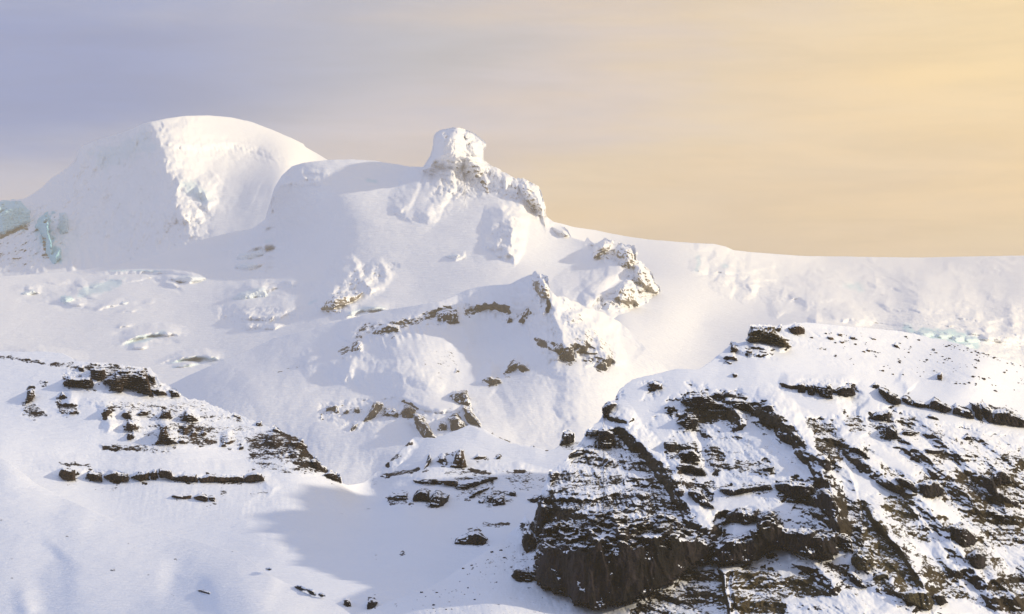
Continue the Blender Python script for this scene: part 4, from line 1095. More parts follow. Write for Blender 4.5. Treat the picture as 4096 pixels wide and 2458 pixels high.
def outcrop(name, label, cat, S, poly, mat, stick=6.0, style='bed', group=None, wob=6.0, du=2.5, ice=0.0, rnd=9.0, face=0.12, cap=0.70, rough=1.0, R=1.0, depth=14.0, grass=0.0, yaw=0.0, halo=None, feat=1.0, foot=0.0):
    if halo is None:
        halo = 0.50 if (R > 0.8 and S is H) else 0.56 if (R > 0.8 and S is E) else (0.45 if R > 0.5 else 0)
    if halo > 0:
        ctr = np.mean([q[:2] for q in poly], 0)
        ex = [(ctr[0] + (q[0] - ctr[0]) * 1.15, ctr[1] + (q[1] - ctr[1]) * 1.2 + 3) for q in poly]
        S.area(S.R, ex, halo, 16, 34)
    p = np.asarray([q[:2] for q in poly], float)
    pad = wob + 4 * du
    us = np.arange(p[:, 0].min() - pad, p[:, 0].max() + pad + du, du)
    vs = np.arange(p[:, 1].min() - pad, p[:, 1].max() + pad + du, du)
    U, V = np.meshgrid(us, vs)
    sd0 = sdist(U, V, [tuple(q) for q in p])
    h1 = abs(hash_(label)) % 997
    sd = sd0 + wob * 1.6 * fbm(U / 26.0, V / 20.0, U * 0 + h1, 4, 0.62)
    Yt = S.lookup(U, V)
    ins = sd > 0
    vb = np.where(ins, V, -1e9).max(0); vt = np.where(ins, V, 1e9).min(0)
    ok = vb > -1e8
    if not ok.any():
        return None
    vb = np.interp(us, us[ok], vb[ok]); vt = np.interp(us, us[ok], vt[ok])
    kk = max(1, int(14 / du))
    ker = np.ones(2 * kk + 1) / (2 * kk + 1)
    vb = np.convolve(np.pad(vb, kk, 'edge'), ker, 'valid'); vt = np.convolve(np.pad(vt, kk, 'edge'), ker, 'valid')
    Yb = S.lookup(us, vb)
    kb = max(kk, int(40 / du)); kerb = np.hanning(2 * kb + 3)[1:-1]; kerb /= kerb.sum()
    Yb = np.convolve(np.pad(Yb, kb, 'edge'), kerb, 'valid')
    h = np.clip((vb - V) / np.maximum(vb - vt, 4.0), 0, 1.3)
    m = S.mpx                                               # metres per photo pixel
    W = world(U, V, Yt)
    x, y, z = W[..., 0], W[..., 1], W[..., 2]
    n1 = fbm(x / (26 * m * 2), y / 400, z / (18 * m * 2), 3, 0.6)
    Yf = Yb + face * (Yt - Yb) - stick * 0.4
    w = sstep(cap, 1.02, h + 0.35 * n1)
    Y = (1 - w) * Yf + w * (Yt - stick * 0.25)
    if foot > 0:
        wf = sstep(foot, 0.0, h + 0.2 * n1)
        Y = Y * (1 - wf) + (Yt + stick * 0.6) * wf
    e = np.clip(sd / rnd, 0, 1)
    e = np.sqrt(1 - (1 - e) ** 2)
    Y = Yt - (Yt - Y) * e - stick * 0.6 * e + yaw * (U - p[:, 0].mean()) * m * e
    a = rough * min(stick, 24) * 0.5 + 1.5 * m
    mf = m * feat
    if style == 'col':
        t = fbm(x / (17 * mf), y / 120, z / (90 * mf), 3, 0.5, ridged=True) + 0.5 * fbm(x / (34 * mf), y / 90, z / (16 * mf), 3, 0.5)
    elif style == 'bed':
        b = (z + 0.08 * x) / (9.0 * mf) + 0.8 * fbm(x / (60 * mf), y / 300, z / (40 * mf), 2)
        f = b % 1.0
        t = 0.9 * (0.5 - np.abs(sstep(0.3, 1.0, f) - 0.5) - 0.25 + (sstep(0.45, 1.0, f) - f) * -1.6) + 0.8 * fbm(x / (18 * mf), y / 90, z / (11 * mf), 3, 0.55, ridged=True)
    else:
        t = 1.1 * fbm(x / (20 * mf), y / 90, z / (17 * mf), 3, 0.55, ridged=True)
    fine = 3.2 * m * (fbm(x / (6 * m), y / 40, z / (4.5 * m), 3, 0.6) + 0.6 * fbm(x / (13 * m), y / 60, z / (6 * m), 2, 0.5, ridged=True))
    Y = Y - (a * t + fine) * e
    Y = np.where(sd < 0, Yt + 0.5 - sd * m * 1.2, Y)
    keep = (np.maximum.reduce([sd[:-1, :-1], sd[1:, :-1], sd[:-1, 1:], sd[1:, 1:]]) > -1.5 * du)
    Ybk = np.where(sd < 0, Y, np.maximum(Yt, Y) + depth * e)
    ny, nx = U.shape
    q = grid_faces(ny, nx, keep)
    if not len(q):
        return None
    Pf = world(U, V, Y * S.k).reshape(-1, 3)
    Pb = world(U, V, Ybk * S.k).reshape(-1, 3)
    co = np.concatenate([Pf, Pb])
    qq = np.concatenate([q, q[:, ::-1] + ny * nx])
    at = np.zeros((len(co), 4)); at[:, 3] = 1
    Rm = (R * sstep(-6, 7, sd)).reshape(-1)
    at[:ny * nx, 0] = Rm; at[ny * nx:, 0] = Rm * 0.5
    at[:, 1] = ice
    at[:, 2] = grass
    org = Pf.reshape(ny, nx, 3)[keep_any(keep)].mean(0)
    org[2] = Pf.reshape(ny, nx, 3)[keep_any(keep)][:, 2].min()
    o = mesh_from(name, co, qq, mat, at, origin=org)
    tag(o, label, cat, group)
    THINGS.append(o)
    return o


def keep_any(keep):
    r = np.zeros((keep.shape[0] + 1, keep.shape[1] + 1), bool)
    r[:-1, :-1] |= keep; r[1:, :-1] |= keep; r[:-1, 1:] |= keep; r[1:, 1:] |= keep
    return r


def hash_(s):
    h = 5381
    for ch in s:
        h = (h * 33 + ord(ch)) % 1000003
    return h


A.mpx, Cc.mpx, Bb.mpx, Dd.mpx, E.mpx, Gg.mpx, H.mpx = 1.05, 0.75, 0.78, 0.5, 0.36, 0.31, 0.30

# ---- ice and rime of the high mountain
outcrop('ice_horn', 'tall blunt horn of sunlit ice crowning the peak above the snow slope', 'ice horn', Bb,
        c2([(690, 500), (712, 462), (752, 400), (768, 350), (776, 262), (790, 240), (815, 222), (860, 214), (900, 205), (950, 208), (1010, 225), (1060, 250), (1100, 285), (1131, 312), (1130, 330),
            (1114, 352), (1110, 425), (1140, 450), (1120, 500), (990, 540), (850, 530), (760, 530)]), K_rime, stick=95, style='rub', wob=1.0, rnd=44, cap=0.82, rough=0.7, R=0.06, depth=110, yaw=0.75, foot=0.5, feat=1.5)
for lab, pts, st in (
        ('slender ice spire standing right in front of the big horn', [(968, 480), (974, 380), (980, 345), (988, 338), (1018, 362), (1040, 400), (1090, 440), (1140, 470), (1110, 560), (1000, 560)], 30),
        ('small ice tooth at the left foot of the big horn', [(836, 500), (848, 462), (866, 448), (880, 470), (900, 455), (915, 470), (930, 432), (945, 440), (955, 470), (960, 500)], 22),
        ('rime coated buttress at the lower end of the horn ridge', [(1370, 600), (1400, 562), (1440, 590), (1470, 600), (1500, 616), (1520, 660), (1545, 740), (1555, 820), (1500, 840), (1430, 760), (1380, 680)], 50),
        ('white crusted crag where the horn ridge turns down to the plateau', [(1640, 900), (1690, 905), (1730, 965), (1690, 985), (1640, 960), (1600, 900)], 30)):
    outcrop('ice_spire' if 'i' == lab[0] or 'ice' in lab else 'rime_crag', lab, 'ice spire' if 'ice' in lab else 'crag', Bb, c2(pts), K_rime, stick=st, style='rub', wob=3, rnd=16, R=0.2, rough=0.8, depth=40, foot=0.5)
for lab, pts in (
        ('left rime coated tower of the pinnacled ridge, brown rock at its foot', [(1885, 1130), (1900, 1080), (1920, 1030), (1970, 988), (2035, 1008), (2020, 1060), (1960, 1100)]),
        ('broad rime coated tower at the middle of the pinnacled ridge', [(2045, 1110), (2050, 1050), (2080, 1025), (2140, 1035), (2180, 1040), (2195, 1090), (2200, 1160), (2170, 1190), (2090, 1140)]),
        ('tallest jagged rime crag descending the right side of the pinnacled ridge', [(2180, 1230), (2190, 1170), (2222, 1146), (2290, 1210), (2330, 1290), (2358, 1340), (2355, 1396), (2270, 1370), (2210, 1310)]),
        ('jagged snow crusted crag at the foot of the pinnacled ridge', [(2045, 1400), (2060, 1330), (2125, 1260), (2180, 1290), (2215, 1370), (2225, 1470), (2110, 1484)])):
    outcrop('rime_crag', lab, 'crag', Bb, c2(pts), K_rime, stick=40, style='rub', wob=9, rnd=14, R=0.30, rough=1.2, depth=50, foot=0.35, group='rime coated crags of the pinnacled ridge')
outcrop('rime_crag', 'pale pointed crag topping the bowl ridge in sunlight', 'crag', Dd, c5([(1640, 190), (1640, 110), (1690, 90), (1740, 105), (1755, 180), (1760, 260), (1700, 250)]), K_rime, stick=14, style='rub', wob=6, rnd=14, R=0.45, rough=1.1)
outcrop('rock_rib', 'fluted brown rock rib on the shaded glacier under the horn', 'rock', Bb, c5([(150, 330), (180, 260), (240, 220), (330, 230), (440, 212), (430, 250), (330, 300), (210, 350)]), K_rime, stick=26, style='rub', wob=10, rnd=12, R=0.5, rough=0.9, foot=0.2)
outcrop('ice_cliff', 'turquoise ice cliff at the left edge under the domed summit', 'ice cliff', A, c1([(-60, 740), (20, 720), (150, 715), (210, 790), (215, 860), (160, 890), (40, 945), (-60, 960)]), K_ice, stick=36, style='rub', wob=8, rnd=14, ice=0.75, R=0.0, rough=0.8)
outcrop('ice_cliff', 'tall turquoise ice tongue hanging right of the ice cliff at left edge', 'ice cliff', A, c1([(250, 900), (280, 830), (335, 795), (360, 850), (345, 930), (370, 1000), (370, 1090), (430, 1040), (430, 1120), (380, 1165), (330, 1120), (325, 980)]), K_ice, stick=36, style='col', wob=6, rnd=12, ice=0.95, R=0.0, rough=0.8)
outcrop('ice_cliff', 'pale blue ice block right of the hanging turquoise tongue', 'ice cliff', A, c1([(420, 800), (465, 795), (485, 870), (475, 930), (430, 960), (410, 900)]), K_ice, stick=30, style='rub', wob=6, rnd=12, ice=0.5, R=0.0, rough=0.8)
for lab, pts, i in (
        ('long pale ice block with an upright fin, below the domed summit', [(1672, 1125), (1690, 1085), (1760, 1078), (1830, 1062), (1853, 1052), (1865, 1098), (1800, 1120), (1740, 1132)], 0.15),
        ('low rounded ice block under the finned one on the glacier', [(1655, 1190), (1680, 1160), (1790, 1150), (1820, 1180), (1740, 1195)], 0.15),
        ('long broken ice wall with a leaning fin on the glacier', [(1632, 1412), (1690, 1370), (1780, 1335), (1870, 1325), (1895, 1388), (1800, 1400), (1700, 1412)], 0.2),
        ('flat ice slab near the left edge of the glacier', [(148, 1372), (180, 1352), (240, 1343), (262, 1362), (200, 1382)], 0.2),
        ('small square ice block in the middle of the smooth left glacier', [(848, 1442), (868, 1422), (908, 1430), (885, 1452)], 0.1),
        ('curved ice wall split by a crevasse on the left glacier', [(1210, 1268), (1290, 1240), (1420, 1245), (1475, 1262), (1400, 1285), (1290, 1290)], 0.12),
        ('narrow blue ice block with a dark crack on the left glacier', [(425, 1430), (435, 1388), (500, 1385), (520, 1410), (470, 1432)], 0.45)):
    outcrop('ice_block', lab, 'ice block', Bb, c1(pts), K_ice, stick=14, style='rub', wob=4, rnd=8, ice=i, R=0.0, rough=0.5, group='ice blocks on the glacier')
outcrop('ice_block', 'lone pale ice slab in the sunlit middle of the snow slope', 'ice block', Bb, c2([(850, 1106), (900, 1092), (945, 1088), (952, 1104), (905, 1126)]), K_ice, stick=14, style='rub', wob=3, rnd=8, ice=0.1, R=0.0, rough=0.5, group='ice blocks on the glacier')
for lab, pts in (
        ('left pale blue serac behind the right hill crest', [(1740, 790), (1790, 778), (1860, 785), (1880, 815), (1810, 828), (1750, 815)]),
        ('broad pale blue serac second from left behind the hill crest', [(1890, 800), (1980, 800), (1995, 830), (1930, 838), (1890, 822)]),
        ('square pale blue serac in the middle behind the hill crest', [(1995, 818), (2060, 808), (2078, 850), (2030, 862), (1998, 845)]),
        ('broken pale blue serac at the right end behind the hill crest', [(2085, 818), (2150, 822), (2180, 850), (2110, 866), (2080, 846)]),
        ('cube shaped bluish serac just above the hill crest', [(2050, 868), (2120, 862), (2125, 890), (2080, 900)])):
    outcrop('serac', lab, 'serac', Cc, c3(pts), K_ice, stick=16, style='rub', wob=3, rnd=7, ice=0.42, R=0.0, rough=0.5, group='seracs behind the right hill')

# ---- bowl ridge and the spur below it
for lab, pts, st in (
        ('blue black rock buttress hanging lowest on the middle spur', [(795, 1065), (870, 1080), (915, 1150), (958, 1245), (870, 1248), (822, 1190)], 12),
        ('black rock head capped with snow at the right end of the spur', [(1055, 935), (1100, 908), (1180, 902), (1197, 970), (1205, 1030), (1130, 1000), (1070, 975)], 12),
        ('stepped black rock tail falling right from the snow capped head', [(1150, 1010), (1205, 1020), (1235, 1080), (1282, 1130), (1282, 1172), (1222, 1135), (1180, 1165), (1160, 1080)], 12),
        ('grey rock face veiled with snow beneath the snow capped head', [(1045, 1090), (1080, 1055), (1120, 1070), (1172, 1130), (1160, 1205), (1050, 1195), (1060, 1140)], 10),
        ('small grey rock left of the veiled face on the spur', [(968, 1200), (985, 1120), (1035, 1110), (1040, 1185)], 8),
        ('dark rock knob beside the hanging buttress on the spur', [(708, 1060), (740, 1000), (820, 1030), (808, 1108), (720, 1105)], 9),
        ('fluted dark rock on the spur, right of the slanting rib', [(583, 1085), (595, 1030), (640, 1020), (697, 1045), (692, 1095)], 9),
        ('slanting dark rib on the spur between two snow chutes', [(446, 1125), (500, 1030), (525, 985), (590, 975), (585, 1035), (520, 1105)], 9),
        ('lowest small rock patch at the left part of the spur', [(342, 1195), (368, 1140), (412, 1145), (385, 1195)], 7),
        ('thin dark splinter at the far left end of the spur', [(138, 1130), (146, 1065), (158, 1070), (154, 1120)], 5),
        ('dark clump of rock near the left end of the spur', [(175, 1055), (195, 1010), (275, 1015), (270, 1080), (220, 1050)], 7),
        ('small dark outcrop above the clump at the left of the spur', [(310, 1080), (325, 1020), (345, 1030), (335, 1090)], 6),
        ('low dark outcrop in the snow left of the slanting rib', [(370, 1060), (385, 1022), (425, 1020), (415, 1070)], 6),
        ('lower left rock of the pair in the middle of the bowl', [(1295, 832), (1345, 800), (1400, 815), (1430, 850), (1350, 875)], 8),
        ('arched brown rock, upper right of the pair in the bowl', [(1440, 785), (1480, 712), (1530, 698), (1580, 725), (1625, 762), (1575, 780), (1520, 740), (1485, 795)], 9),
        ('small rock high on the left slope of the bowl', [(1095, 780), (1105, 745), (1125, 770)], 5),
        ('dark knot of rock midway down the ridge right of the bowl', [(1845, 675), (1860, 620), (1885, 595), (1930, 620), (1948, 690), (1890, 708)], 9),
        ('lowest rock knot on the right flank of the bowl ridge', [(2085, 745), (2120, 690), (2150, 685), (2182, 760), (2130, 770)], 9),
        ('brown rock step below the rock knot crest on the right flank', [(2000, 685), (2050, 670), (2060, 700), (2020, 706)], 6),
        ('brown cornice rock above the bright left end of the bowl', [(400, 610), (410, 560), (440, 560), (430, 630), (410, 640)], 10),
        ('row of weathered rock under the ridge crest left of bowl centre', [(500, 500), (540, 460), (620, 430), (700, 450), (710, 490), (600, 500), (540, 520)], 10),
        ('fluted frosted rock wall under the middle of the bowl crest', [(950, 400), (970, 350), (1120, 310), (1130, 430), (1060, 440), (1000, 410)], 10),
        ('frosted hanging rock at the right of the bowl crest', [(1460, 430), (1470, 370), (1500, 370), (1505, 430)], 6),
        ('frosted rock flake nearest the pointed crag under the crest', [(1535, 430), (1560, 370), (1620, 330), (1610, 390), (1580, 430)], 6)):
    frosty = 'frosted' in lab or 'weathered' in lab or 'cornice' in lab
    outcrop('rock_outcrop', lab, 'rock outcrop', Dd, c5(pts), K_mid, stick=st, style='col', wob=8, rnd=8, R=0.41 if frosty else 0.62, rough=1.3, feat=0.8, group='rock outcrops of the middle ridge')

# ---- left slope
L4 = (
        ('rounded dark brown cliff at the left end of the upper outcrop band', [(446, 415), (478, 364), (560, 372), (640, 362), (662, 400), (655, 448), (580, 442), (490, 436)], 12),
        ('upper brown cliff block behind the rounded left one', [(640, 312), (740, 308), (748, 345), (742, 385), (690, 402), (645, 375)], 9),
        ('largest dark cliff of the left slope, snow resting on its ledges', [(725, 395), (800, 350), (850, 320), (1010, 312), (1050, 362), (1062, 440), (1075, 495), (1010, 484), (940, 452), (880, 440), (860, 474), (785, 466), (778, 430)], 14),
        ('square dark block at the right shoulder of the largest left cliff', [(1052, 345), (1092, 366), (1098, 412), (1060, 412)], 8),
        ('ragged low rock trailing right from the largest left cliff', [(1058, 455), (1130, 448), (1182, 490), (1110, 502)], 8),
        ('last dark rock on the skyline right of the left cliff', [(1192, 462), (1232, 452), (1276, 508), (1218, 512)], 7),
        ('short upright rock above the left cliff band', [(553, 295), (588, 288), (592, 332), (558, 334)], 6),
        ('leaning dark rock alone at the far left of the slope', [(176, 556), (198, 470), (232, 448), (252, 502), (210, 545)], 7),
        ('tiny rock perched above the leaning dark rock', [(205, 445), (212, 422), (228, 430), (222, 446)], 4),
        ('small flat rock right of the leaning dark rock', [(306, 408), (322, 396), (342, 404), (325, 412)], 3),
        ('small pointed rock below the left cliff, left of centre', [(414, 516), (436, 468), (462, 500), (440, 524)], 5),
        ('low humped rock on the open snow of the left slope', [(484, 628), (510, 602), (548, 606), (520, 632)], 5),
        ('round brown rock, leftmost of the middle row', [(713, 632), (740, 592), (768, 578), (794, 622), (750, 646)], 7),
        ('angular brown rock, second of the middle row', [(862, 632), (880, 604), (912, 608), (922, 652), (885, 650)], 6),
        ('low brown rock below the first ribs of the middle row', [(975, 630), (1000, 600), (1045, 615), (1045, 642), (990, 640)], 5),
        ('brown rock crest right of centre in the middle row', [(1124, 656), (1155, 600), (1200, 598), (1208, 645), (1180, 664)], 7),
        ('broad pyramid of brown rock at the right of the middle row', [(1276, 672), (1318, 606), (1370, 640), (1402, 672), (1360, 684)], 7),
        ('brown rock cone under the second rock of the middle row', [(872, 742), (908, 676), (960, 706), (975, 730), (930, 750)], 6),
        ('narrow rock stack hanging below the brown cone', [(896, 812), (905, 765), (930, 770), (932, 815)], 4),
        ('tall dark triangular rock in the centre of the left slope', [(1102, 838), (1125, 770), (1150, 722), (1172, 714), (1192, 780), (1255, 836), (1160, 842)], 9),
        ('low rock right of the tall dark triangle', [(1258, 830), (1275, 800), (1320, 825), (1330, 842), (1280, 842)], 4),
        ('small rock cone right of the slope centre', [(1342, 784), (1368, 722), (1394, 770), (1370, 788)], 5),
        ('small rock cone next right of the first small cone', [(1412, 778), (1440, 730), (1466, 774), (1440, 786)], 5),
        ('small layered rock above the two small cones', [(1292, 778), (1300, 705), (1325, 700), (1335, 770)], 4),
        ('little rock tooth between the cones and the right end', [(1560, 862), (1584, 818), (1604, 862)], 4),
        ('dark rock pair on the lower right of the middle row', [(1690, 882), (1700, 840), (1720, 860), (1725, 882)], 4),
        ('dark rock tooth on the left slope skyline', [(1802, 712), (1815, 684), (1840, 692), (1842, 720)], 5),
        ('flat dark rock on the skyline above the tooth', [(1636, 640), (1655, 628), (1695, 650), (1690, 662)], 4),
        ('pointed dark rock at the top of the right end of the slope', [(1922, 742), (1942, 716), (1968, 738), (1990, 760), (1950, 764)], 6),
        ('ledged dark rock at the lowest right tip of the slope', [(2290, 1060), (2330, 1030), (2395, 1060), (2408, 1114), (2350, 1090)], 7),
        ('ledged dark rock just above the lowest right tip', [(2195, 960), (2230, 940), (2280, 1000), (2310, 1030), (2260, 1030), (2215, 1000)], 6),
        ('layered dark rock midway on the falling right edge', [(2060, 830), (2130, 812), (2165, 860), (2150, 882), (2090, 870)], 6))
for lab, pts, st in L4:
    outcrop('rock_outcrop', lab, 'rock outcrop', E, c4(pts), K_valley, stick=st, style='bed', wob=6, rnd=7, rough=1.1, group='rock outcrops on the left slope', du=2.2)
L4b = (
        ('squat cliff block, first from the left of the lower band', [(414, 1060), (438, 1012), (530, 1024), (537, 1102), (440, 1092)]),
        ('cliff block with snowy crown, second from the left of the lower band', [(610, 1062), (640, 1028), (720, 1056), (722, 1106), (640, 1102)]),
        ('dark cliff block, third from the left of the lower band', [(722, 1072), (800, 1032), (902, 1056), (912, 1108), (780, 1104)]),
        ('broken cliff block, fourth from the left of the lower band', [(928, 1076), (988, 1034), (1052, 1040), (1052, 1088), (990, 1104)]),
        ('narrow upright cliff block in the middle of the lower band', [(1062, 1082), (1068, 1036), (1090, 1016), (1112, 1028), (1106, 1084)]),
        ('sloping cliff block right of the narrow one in the lower band', [(1118, 1050), (1126, 1014), (1205, 1028), (1220, 1094), (1170, 1084)]),
        ('low cliff block, third from the right of the lower band', [(1228, 1076), (1300, 1056), (1385, 1058), (1400, 1108), (1242, 1102)]),
        ('longest cliff block, second from the right of the lower band', [(1400, 1078), (1470, 1056), (1560, 1062), (1640, 1066), (1722, 1060), (1734, 1106), (1420, 1112)]),
        ('rounded cliff head at the right end of the lower band', [(1728, 1086), (1750, 1052), (1792, 1038), (1850, 1052), (1872, 1102), (1740, 1114)]))
for lab, pts in L4b:
    outcrop('cliff_block', lab, 'cliff', E, c4(pts), K_valley, stick=9, style='col', wob=5, rnd=6, rough=1.0, group='cliff blocks of the lower band on the left slope', du=2.2)
for lab, pts in (
        ('thin layered ledge, left of three below the lower cliff band', [(1212, 1212), (1225, 1198), (1350, 1200), (1352, 1230), (1260, 1228)]),
        ('pointed layered ledge, middle of three below the lower cliff band', [(1358, 1220), (1430, 1182), (1462, 1218), (1472, 1258), (1410, 1244)]),
        ('small round ledge, right of three below the lower cliff band', [(1476, 1222), (1490, 1208), (1512, 1210), (1522, 1252), (1484, 1248)])):
    outcrop('rock_ledge', lab, 'rock', E, c4(pts), K_valley, stick=5, style='bed', wob=5, rnd=5, rough=1.1, group='rock ledges below the lower band', du=2.2)

# ---- rock step in the middle of the valley
for nm, lab, pts, st, sty in (
        ('rock_pinnacle', 'tall reddish brown rock pinnacle on the valley step', [(1046, 248), (1082, 190), (1100, 128), (1132, 98), (1162, 104), (1172, 170), (1186, 240), (1150, 258)], 14, 'col'),
        ('rock_pinnacle', 'dark rock pinnacle left of the reddish brown one', [(940, 200), (982, 128), (1010, 148), (1024, 225), (992, 252), (960, 215)], 9, 'col'),
        ('rock_pinnacle', 'leaning dark spike, leftmost on the valley step', [(815, 275), (852, 200), (872, 132), (896, 180), (872, 240), (866, 270)], 8, 'col'),
        ('rock_outcrop', 'dark cliff left of the arched cave like cliff on the step', [(735, 540), (742, 484), (790, 436), (870, 446), (880, 545), (800, 532)], 10, 'col'),
        ('rock_outcrop', 'black arched cliff like a tooth in the middle valley step', [(873, 572), (888, 488), (930, 442), (960, 436), (1000, 476), (1042, 480), (1030, 532), (990, 575), (940, 586)], 12, 'col'),
        ('rock_outcrop', 'flat black ledge under the leaning spike', [(742, 358), (830, 350), (940, 348), (930, 378), (780, 390)], 6, 'bed'),
        ('rock_outcrop', 'black ledge directly below the reddish brown pinnacle', [(958, 366), (1000, 346), (1112, 358), (1112, 402), (1000, 390)], 7, 'bed'),
        ('rock_outcrop', 'broken black ledge right of the one below the pinnacle', [(1100, 430), (1125, 386), (1280, 356), (1305, 380), (1240, 412), (1130, 436)], 7, 'bed'),
        ('rock_outcrop', 'highest black ledge at the right of the step', [(1310, 352), (1380, 330), (1445, 322), (1445, 350), (1322, 380)], 5, 'bed'),
        ('rock_outcrop', 'curved black rib under the ledges of the step', [(1197, 520), (1225, 470), (1260, 445), (1392, 406), (1372, 440), (1284, 466), (1226, 522)], 7, 'bed'),
        ('rock_outcrop', 'round black rock, left of three at the foot of the step', [(1288, 544), (1300, 512), (1330, 508), (1332, 546), (1304, 564)], 6, 'rub'),
        ('rock_outcrop', 'upright black rock, middle of three at the foot of the step', [(1353, 558), (1360, 470), (1400, 490), (1392, 562)], 6, 'rub'),
        ('rock_outcrop', 'wide black rock, right of three at the foot of the step', [(1402, 578), (1408, 500), (1500, 470), (1510, 560), (1450, 572)], 6, 'rub'),
        ('rock_outcrop', 'brown spotted rock near the cliff edge on the step', [(1535, 480), (1555, 445), (1595, 448), (1602, 492), (1560, 500)], 5, 'rub'),
        ('rock_outcrop', 'dark overhung rock touching the big hill outline', [(1700, 520), (1740, 500), (1810, 470), (1800, 560), (1740, 556)], 6, 'rub'),
        ('rock_outcrop', 'dark broken rocks left of the curved cliff on the step', [(520, 515), (540, 480), (620, 472), (690, 470), (696, 515), (600, 540)], 6, 'bed'),
        ('rock_outcrop', 'lone snowy rock mound in the middle of the valley floor', [(1083, 892), (1100, 840), (1160, 820), (1225, 774), (1310, 795), (1365, 850), (1345, 898), (1250, 896)], 8, 'rub'),
        ('rock_outcrop', 'small dark rock cluster right of the reddish brown pinnacle', [(1240, 182), (1280, 142), (1352, 155), (1352, 182), (1290, 188)], 5, 'rub'),
        ('rock_outcrop', 'small slanting rock, further right of the pinnacle cluster', [(1422, 190), (1450, 145), (1476, 140), (1460, 185)], 4, 'rub'),
        ('rock_outcrop', 'dark rock tooth standing on the snow saddle beside the hill', [(1970, 60), (1988, 20), (2000, -40), (2040, -60), (2088, -30), (2086, 40), (2020, 60)], 12, 'col'),
        ('rock_outcrop', 'small rock on the valley rim left of the step', [(462, 326), (482, 312), (506, 320), (508, 336)], 4, 'rub'),
        ('boulder', 'flat boulder alone on the valley floor, right of two', [(618, 982), (640, 964), (662, 968), (645, 985)], 3, 'rub'),
        ('boulder', 'flat boulder alone on the valley floor, left of two', [(412, 982), (428, 972), (444, 978), (430, 986)], 3, 'rub'),
        ('rock_outcrop', 'striped rock in the gully at the bottom, right of two', [(356, 1438), (362, 1345), (400, 1340), (455, 1384), (400, 1436)], 7, 'bed'),
        ('rock_outcrop', 'rounded rock in the gully at the bottom, left of two', [(155, 1400), (164, 1352), (202, 1342), (218, 1415), (185, 1420)], 6, 'rub')):
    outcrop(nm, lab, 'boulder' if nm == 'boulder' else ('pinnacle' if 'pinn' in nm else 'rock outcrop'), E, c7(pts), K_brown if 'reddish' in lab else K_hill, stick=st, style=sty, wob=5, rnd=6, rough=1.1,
            group='rocks of the valley step' if nm != 'boulder' else None, du=2.2)
for lab, pts in (('broken dark rock in the hollow of the near snow shoulder', [(1395, 905), (1410, 895), (1490, 915), (1485, 935), (1420, 920)]),
                 ('tiny dark rock on the crest of the left snow mound', [(784, 768), (798, 758), (812, 766)]),
                 ('dark rocks lining the gully edge, left of three', [(2085, 880), (2130, 878), (2160, 900), (2120, 905)]),
                 ('dark rocks lining the gully edge, middle of three', [(2165, 900), (2205, 905), (2228, 935), (2190, 930)]),
                 ('dark rocks lining the gully edge, right of three', [(2252, 935), (2275, 925), (2295, 945), (2270, 952)]),
                 ('small dark rock in the snow gap above the gully', [(1882, 755), (1900, 745), (1918, 754), (1900, 764)])):
    outcrop('rock_outcrop', lab, 'rock outcrop', Gg, c6(pts), K_hill, stick=4, style='rub', wob=4, rnd=5, du=2.0)

# ---- right hill
big = 'great cliffs of the right hill'
outcrop('cliff', 'huge black cliff at the lower left of the rocky hill', 'cliff', H,
        c8([(165, 1160), (185, 1100), (195, 1010), (240, 990), (400, 1000), (470, 940), (600, 920), (700, 960), (800, 960), (880, 1010), (950, 1050), (1000, 1090), (990, 1170), (935, 1195), (860, 1240), (800, 1290), (710, 1330), (640, 1365),
            (560, 1380), (450, 1405), (350, 1370), (290, 1330), (200, 1305), (155, 1260)]), K_hill, stick=34, style='col', wob=24, rnd=15, rough=0.85, cap=0.62, group=big, depth=40, face=0.07, R=0.86, feat=3.2)
outcrop('cliff', 'tall brown black cliff with streaks in the middle of the rocky hill', 'cliff', H,
        c8([(1000, 1180), (1010, 1090), (1060, 1060), (1120, 1050), (1180, 1040), (1215, 1010), (1220, 960), (1260, 935), (1310, 960), (1340, 1020), (1440, 1010), (1540, 1020), (1590, 1040), (1595, 1130), (1560, 1168), (1470, 1165), (1400, 1140),
            (1300, 1108), (1250, 1145), (1180, 1188), (1100, 1185), (1050, 1200)]), K_hill, stick=28, style='col', wob=16, rnd=13, rough=1.0, cap=0.70, group=big, depth=40, face=0.08, R=0.88, feat=2.6)
outcrop('cliff', 'upper streaked cliff above the snow field in the middle of the hill', 'cliff', H,
        c8([(1080, 945), (1140, 920), (1220, 930), (1215, 985), (1150, 1000), (1090, 990), (1040, 1000)]), K_hill, stick=12, style='col', wob=8, rnd=10, rough=0.9, group=big)
